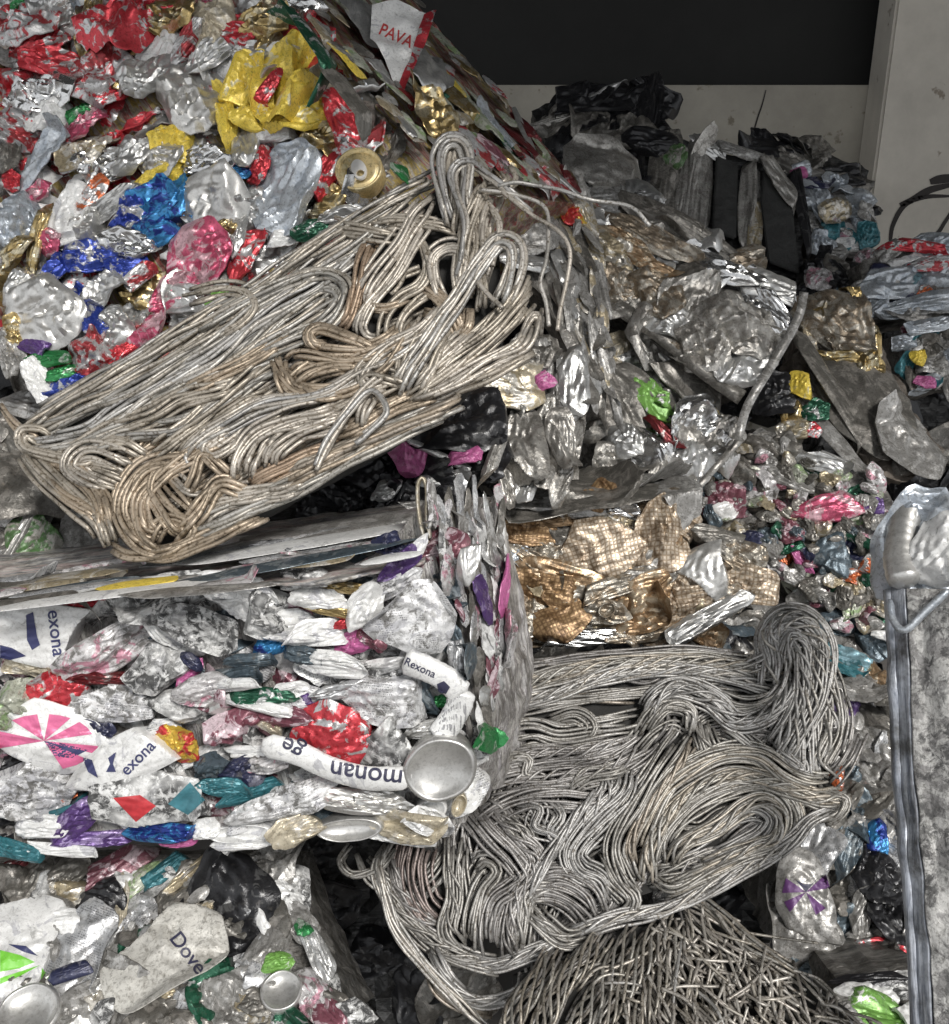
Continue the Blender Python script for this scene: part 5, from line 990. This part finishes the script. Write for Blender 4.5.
# tall dark trays standing on edge
f10 = Face((690, 150, 2.35), (800, 170, 2.35), (740, 290, 2.28))
B10 = Bale('tray_bale', 'bale of tall black trays standing on edge with pale metal rims', 'scrap bale', pl(f10, [(642, 135), (690, 140), (800, 175), (806, 280), (700, 270), (645, 230)]), VIEW*0.22, M['Lk'])
M['tray'] = plain_mat('dull_black_tray', (0.045, 0.045, 0.043), 0.3, 0.5, 0.4, 30, 0.4)
def panel(B, poly, mat, name, lift, th, bev=0.002):
    bm = bmesh.new(); f = B.face; lo = [bm.verts.new(f.on(x, y, lift-th)-B.loc) for x, y in poly]; hi = [bm.verts.new(f.on(x, y, lift)-B.loc) for x, y in poly]
    n = len(poly); bm.faces.new(hi); bm.faces.new(lo[::-1])
    for i in range(n): bm.faces.new((lo[i], lo[(i+1) % n], hi[(i+1) % n], hi[i]))
    bmesh.ops.recalc_face_normals(bm, faces=bm.faces)
    bmesh.ops.bevel(bm, geom=bm.edges[:], offset=bev, segments=2, affect='EDGES')
    return from_bm(name, bm, [M[mat]], B.root)
for poly, mt, lf in (([(716, 155), (738, 165), (736, 240), (712, 232)], 'tray', .03), ([(764, 168), (790, 185), (800, 275), (768, 262), (760, 200)], 'tray', .03), ([(742, 165), (760, 170), (762, 250), (742, 245)], 'greydirt', .01)):
    panel(B10, poly, mt, 'tray', lf, 0.03, 0.004)
B10.cans([(700, 195, 110, 22, 88, 'foil', dict(amp=.3)), (712, 150, 50, 16, -30, 'silver'), (748, 200, 100, 14, 88, 'foil'), (780, 180, 60, 18, -50, 'foil', dict(lift=.035)), (755, 230, 70, 12, 85, 'beige'), (675, 155, 22, 24, 0, 'moss', dict(lift=.03)), (665, 180, 110, 30, 80, 'grime'), (655, 145, 60, 26, -10, 'black'), (685, 200, 110, 16, 85, 'foil'), (650, 200, 80, 26, 80, 'black'), (800, 200, 100, 10, -80, 'black'), (740, 152, 70, 10, -12, 'greydirt')], name='crushed_sheet', lift=.02)
foil_bale('heap of black crumpled film topping the pile against the back wall', [(530, 110), (560, 95), (640, 75), (662, 100), (660, 190), (560, 175)], ((530, 110, 2.60), (660, 80, 2.55), (600, 180, 2.45)), VIEW*0.18, 24, [('black', 8), ('grime', 3)],
   [(600, 98, 110, 24, 12, 'black', dict(amp=.5)), (650, 110, 20, 70, 0, 'black'), (560, 118, 90, 8, 14, 'foil', dict(amp=.3)), (620, 130, 60, 40, 20, 'grime'), (600, 92, 60, 10, 25, 'silver', dict(amp=.5)), (645, 85, 30, 16, -40, 'black')], ang=(15, 25), name='film_bale', lay='Lk')
f11 = Face((580, 150, 2.15), (640, 160, 2.15), (610, 210, 2.1))
B11 = Bale('sheet_bale', 'dented grey metal box shape behind the top corner of the big can bale', 'scrap bale', pl(f11, [(572, 152), (620, 146), (645, 185), (640, 215), (585, 205)]), VIEW*0.2, M['Lv'])
B11.cans([(605, 168, 76, 46, -12, 'foil', dict(amp=.14, ex=5)), (640, 195, 50, 26, -40, 'silver', dict(amp=.4)), (600, 198, 60, 24, -10, 'greydirt', dict(amp=.2)), (650, 205, 40, 20, -30, 'chrome'), (585, 180, 40, 30, -50, 'greydirt')], name='crushed_sheet', lift=.014)
foil_bale('dark brown rubbly scrap low against the back wall', [(745, 140), (800, 140), (870, 170), (868, 215), (800, 200), (750, 180)], ((745, 140, 2.75), (868, 170, 2.75), (800, 210, 2.66)), VIEW*0.12, 22, [('black', 5), ('grime', 5)], [(770, 148, 60, 16, -5, 'black'), (790, 160, 50, 20, -20, 'grime'), (835, 178, 70, 22, 0, 'black')], ang=(-10, 30), name='film_bale', lay='Lk')
# lower right
B17 = foil_bale('grey can bale with purple star print standing right of the fine wire bale', [(785, 850), (830, 690), (905, 690), (915, 960), (860, 985), (775, 950)],
   ((785, 820, 1.46), (905, 800, 1.46), (840, 980, 1.36)), VIEW*0.12, 30, [('greydirt', 7), ('grime', 4), ('slate', 2), ('foil', 1), ('greytext', 3), ('palegreen', 1)],
   [(812, 850, 60, 60, 70, 'greytext', dict(amp=.25, ex=4)), (805, 925, 60, 70, 20, 'greydirt', dict(amp=.25, ex=4)), (850, 840, 90, 26, 80, 'slate'), (845, 700, 34, 24, -5, 'purple', dict(lift=.022)), (842, 735, 60, 40, 60, 'greydirt', dict(amp=.2)), (870, 760, 60, 60, -30, 'greydirt'), (838, 778, 14, 20, 0, 'orange', dict(lift=.03)), (878, 840, 20, 36, 0, 'cyan'), (880, 870, 50, 60, 0, 'black'),
    (880, 955, 60, 26, -5, 'red', dict(amp=.6, lift=.02)), (890, 915, 40, 50, 0, 'black'), (862, 912, 50, 20, 80, 'greydirt'), (825, 970, 60, 16, -15, 'slate'), (870, 720, 60, 20, -40, 'grime'), (825, 820, 30, 30, 0, 'grime')], ang=(70, 30), name='can_bale', size=(1.5, .9))
o = B17.can(808, 895, 56, 76, 5, 'greydirt', lift=.03, amp=.18, ex=4, tilt=.05); bpy.context.view_layer.update()
M['purpleink'] = plain_mat('purple_print', (0.13, 0.05, 0.17), 0.1, 0.45, 0.3, 60, 0)
for P in ([(806, 892), (786, 878), (782, 893)], [(806, 892), (826, 874), (830, 888)], [(806, 892), (790, 912), (784, 902)], [(806, 892), (826, 908), (816, 915)]): blob_print(P, o, B17, 'purpleink')
blob_print([(796, 880), (806, 892), (820, 876), (812, 884), (804, 884)], o, B17, 'ink')
f18 = Face((850, 980, 1.25), (920, 980, 1.25), (880, 1024, 1.2))
B18 = Bale('can_bale', 'bale with bright green and white cans at the very bottom right', 'scrap bale', pl(f18, [(840, 985), (925, 965), (930, 1060), (860, 1060)]), VIEW*0.15, M['Lg'])
for r in [(868, 992, 50, 22, 5, 'white'), (880, 1012, 74, 34, -12, 'lime'), (905, 985, 36, 22, -10, 'dirty'), (910, 1015, 30, 26, -40, 'white'), (850, 1015, 40, 30, -30, 'greydirt'), (870, 980, 70, 12, 0, 'black')]: B18.can(*r, lift=.014, amp=.35)
B19 = foil_bale('teal and orange streaked bale in the gap beside the folded wire loop', [(660, 610), (760, 610), (820, 635), (890, 665), (890, 700), (830, 690), (690, 650)], ((690, 610, 1.62), (890, 665, 1.56), (760, 660, 1.52)), VIEW*0.2, 22,
   [('grime', 4), ('slate', 3), ('greydirt', 3), ('black', 2)], [(840, 655, 90, 16, -24, 'palecyan'), (830, 665, 70, 8, -24, 'teal'), (873, 672, 24, 16, -10, 'copper'), (850, 690, 70, 12, -15, 'greydirt'), (720, 625, 60, 26, 0, 'slate')], ang=(-20, 12), name='mixed_bale', lay='Lk')

# ------------------------------------------------------------------ heavy dusty panel at the right edge and the white crushed can on it
f16 = Face((890, 600, 0.98), (949, 600, 0.94), (920, 1000, 0.90))
M['panel'] = can_mat('mottled_dusty_metal', (0.66, 0.65, 0.62), (0.36, 0.35, 0.34), 0.5, 0.7, metal=0.15, rough=0.5, dirtcol=(0.05, 0.05, 0.05), bump=0.8)
M['edge'] = layer_mat('blue_grey_edge', [(0.07, 0.08, 0.10), (0.16, 0.18, 0.22), (0.50, 0.53, 0.58), (0.20, 0.22, 0.26), (0.62, 0.65, 0.70), (0.30, 0.32, 0.35)], AX((890, 620, 0.98), (913, 1000, 0.9)), 45, 0.4, 0.3, 0.4, 16)
def ridge():
    B = Bale('metal_panel', 'mottled dusty grey metal panel with rounded blue-grey edge at the right border', 'metal panel', pl(f16, [(925, 600), (1010, 600), (1010, 1060), (935, 1060)]), VIEW*0.05, M['panel'], core=False)
    prof = [(2, -0.030), (-1, -0.006), (1, -0.001), (5, -0.003), (13, 0.0005), (19, 0.0035), (26, 0.003), (33, 0.002), (45, 0.003), (75, 0.004), (130, 0.002)]
    def sheet(i0, i1, mat, name):
        V = []; F = []; rows = 60; pr = prof[i0:i1+1]
        from mathutils import noise as mn
        sub = []
        for i in range(len(pr)-1):
            for q in range(5): t = q/5; sub.append((pr[i][0]*(1-t)+pr[i+1][0]*t, pr[i][1]*(1-t)+pr[i+1][1]*t))
        sub.append(pr[-1]); n = len(sub)
        for r in range(rows):
            y = 590+r*(480/(rows-1)); xl = np.interp(y, [590, 650, 760, 860, 960, 1070], [888, 892, 896, 905, 913, 918])
            for (x, l) in sub:
                p = f16.on(xl+x, y, l-0.01*max(0, (640-y)/60)**2); p += f16.n*0.004*mn.noise(Vector((x*.05, y*.03, 3))); V.append(tuple(p-B.loc))
        for r in range(rows-1):
            for k in range(n-1): F.append((r*n+k, r*n+k+1, (r+1)*n+k+1, (r+1)*n+k))
        B.part(name, mesh_np(name, V, F, [M[mat]]))
    sheet(0, 5, 'edge', 'rolled_edge'); sheet(5, 10, 'panel', 'panel_sheet')
    o = [c for c in B.root.children]
    for c in o:
        md = c.modifiers.new('thickness', 'SOLIDIFY'); md.thickness = 0.004; md.offset = -1
ridge()
fw = Face((890, 500, 1.06), (949, 500, 1.02), (920, 610, 0.98))
BW = Bale('crushed_canister', 'big dented white canister lying on the dusty panel at the right edge', 'canister', pl(fw, [(895, 510), (1000, 500), (1000, 585), (905, 590)]), VIEW*0.04, M['satin'], core=True)
BW.can(935, 550, 92, 92, -10, 'paleblue', name='crushed_body', lift=.012, amp=.35, ex=4, th=.02); BW.can(950, 545, 56, 70, -20, 'white', name='crushed_body', lift=.04, amp=.5)
bent_tube('crushed_body', BW, fw, [(908, 505), (903, 530), (900, 560), (906, 585)], 15, 'satin', 0.03, flat=0.9, seed=12)
bent_tube('bent_rim', BW, fw, [(890, 600), (893, 620), (905, 630), (925, 612), (949, 590)], 3.5, 'paleblue', 0.03, flat=1.2, seed=13)
BW.can(925, 612, 50, 26, 40, 'paleblue', name='crushed_body', lift=.005, amp=.2)

# ------------------------------------------------------------------ black filler bales added behind the gaps for the pile's deep shade
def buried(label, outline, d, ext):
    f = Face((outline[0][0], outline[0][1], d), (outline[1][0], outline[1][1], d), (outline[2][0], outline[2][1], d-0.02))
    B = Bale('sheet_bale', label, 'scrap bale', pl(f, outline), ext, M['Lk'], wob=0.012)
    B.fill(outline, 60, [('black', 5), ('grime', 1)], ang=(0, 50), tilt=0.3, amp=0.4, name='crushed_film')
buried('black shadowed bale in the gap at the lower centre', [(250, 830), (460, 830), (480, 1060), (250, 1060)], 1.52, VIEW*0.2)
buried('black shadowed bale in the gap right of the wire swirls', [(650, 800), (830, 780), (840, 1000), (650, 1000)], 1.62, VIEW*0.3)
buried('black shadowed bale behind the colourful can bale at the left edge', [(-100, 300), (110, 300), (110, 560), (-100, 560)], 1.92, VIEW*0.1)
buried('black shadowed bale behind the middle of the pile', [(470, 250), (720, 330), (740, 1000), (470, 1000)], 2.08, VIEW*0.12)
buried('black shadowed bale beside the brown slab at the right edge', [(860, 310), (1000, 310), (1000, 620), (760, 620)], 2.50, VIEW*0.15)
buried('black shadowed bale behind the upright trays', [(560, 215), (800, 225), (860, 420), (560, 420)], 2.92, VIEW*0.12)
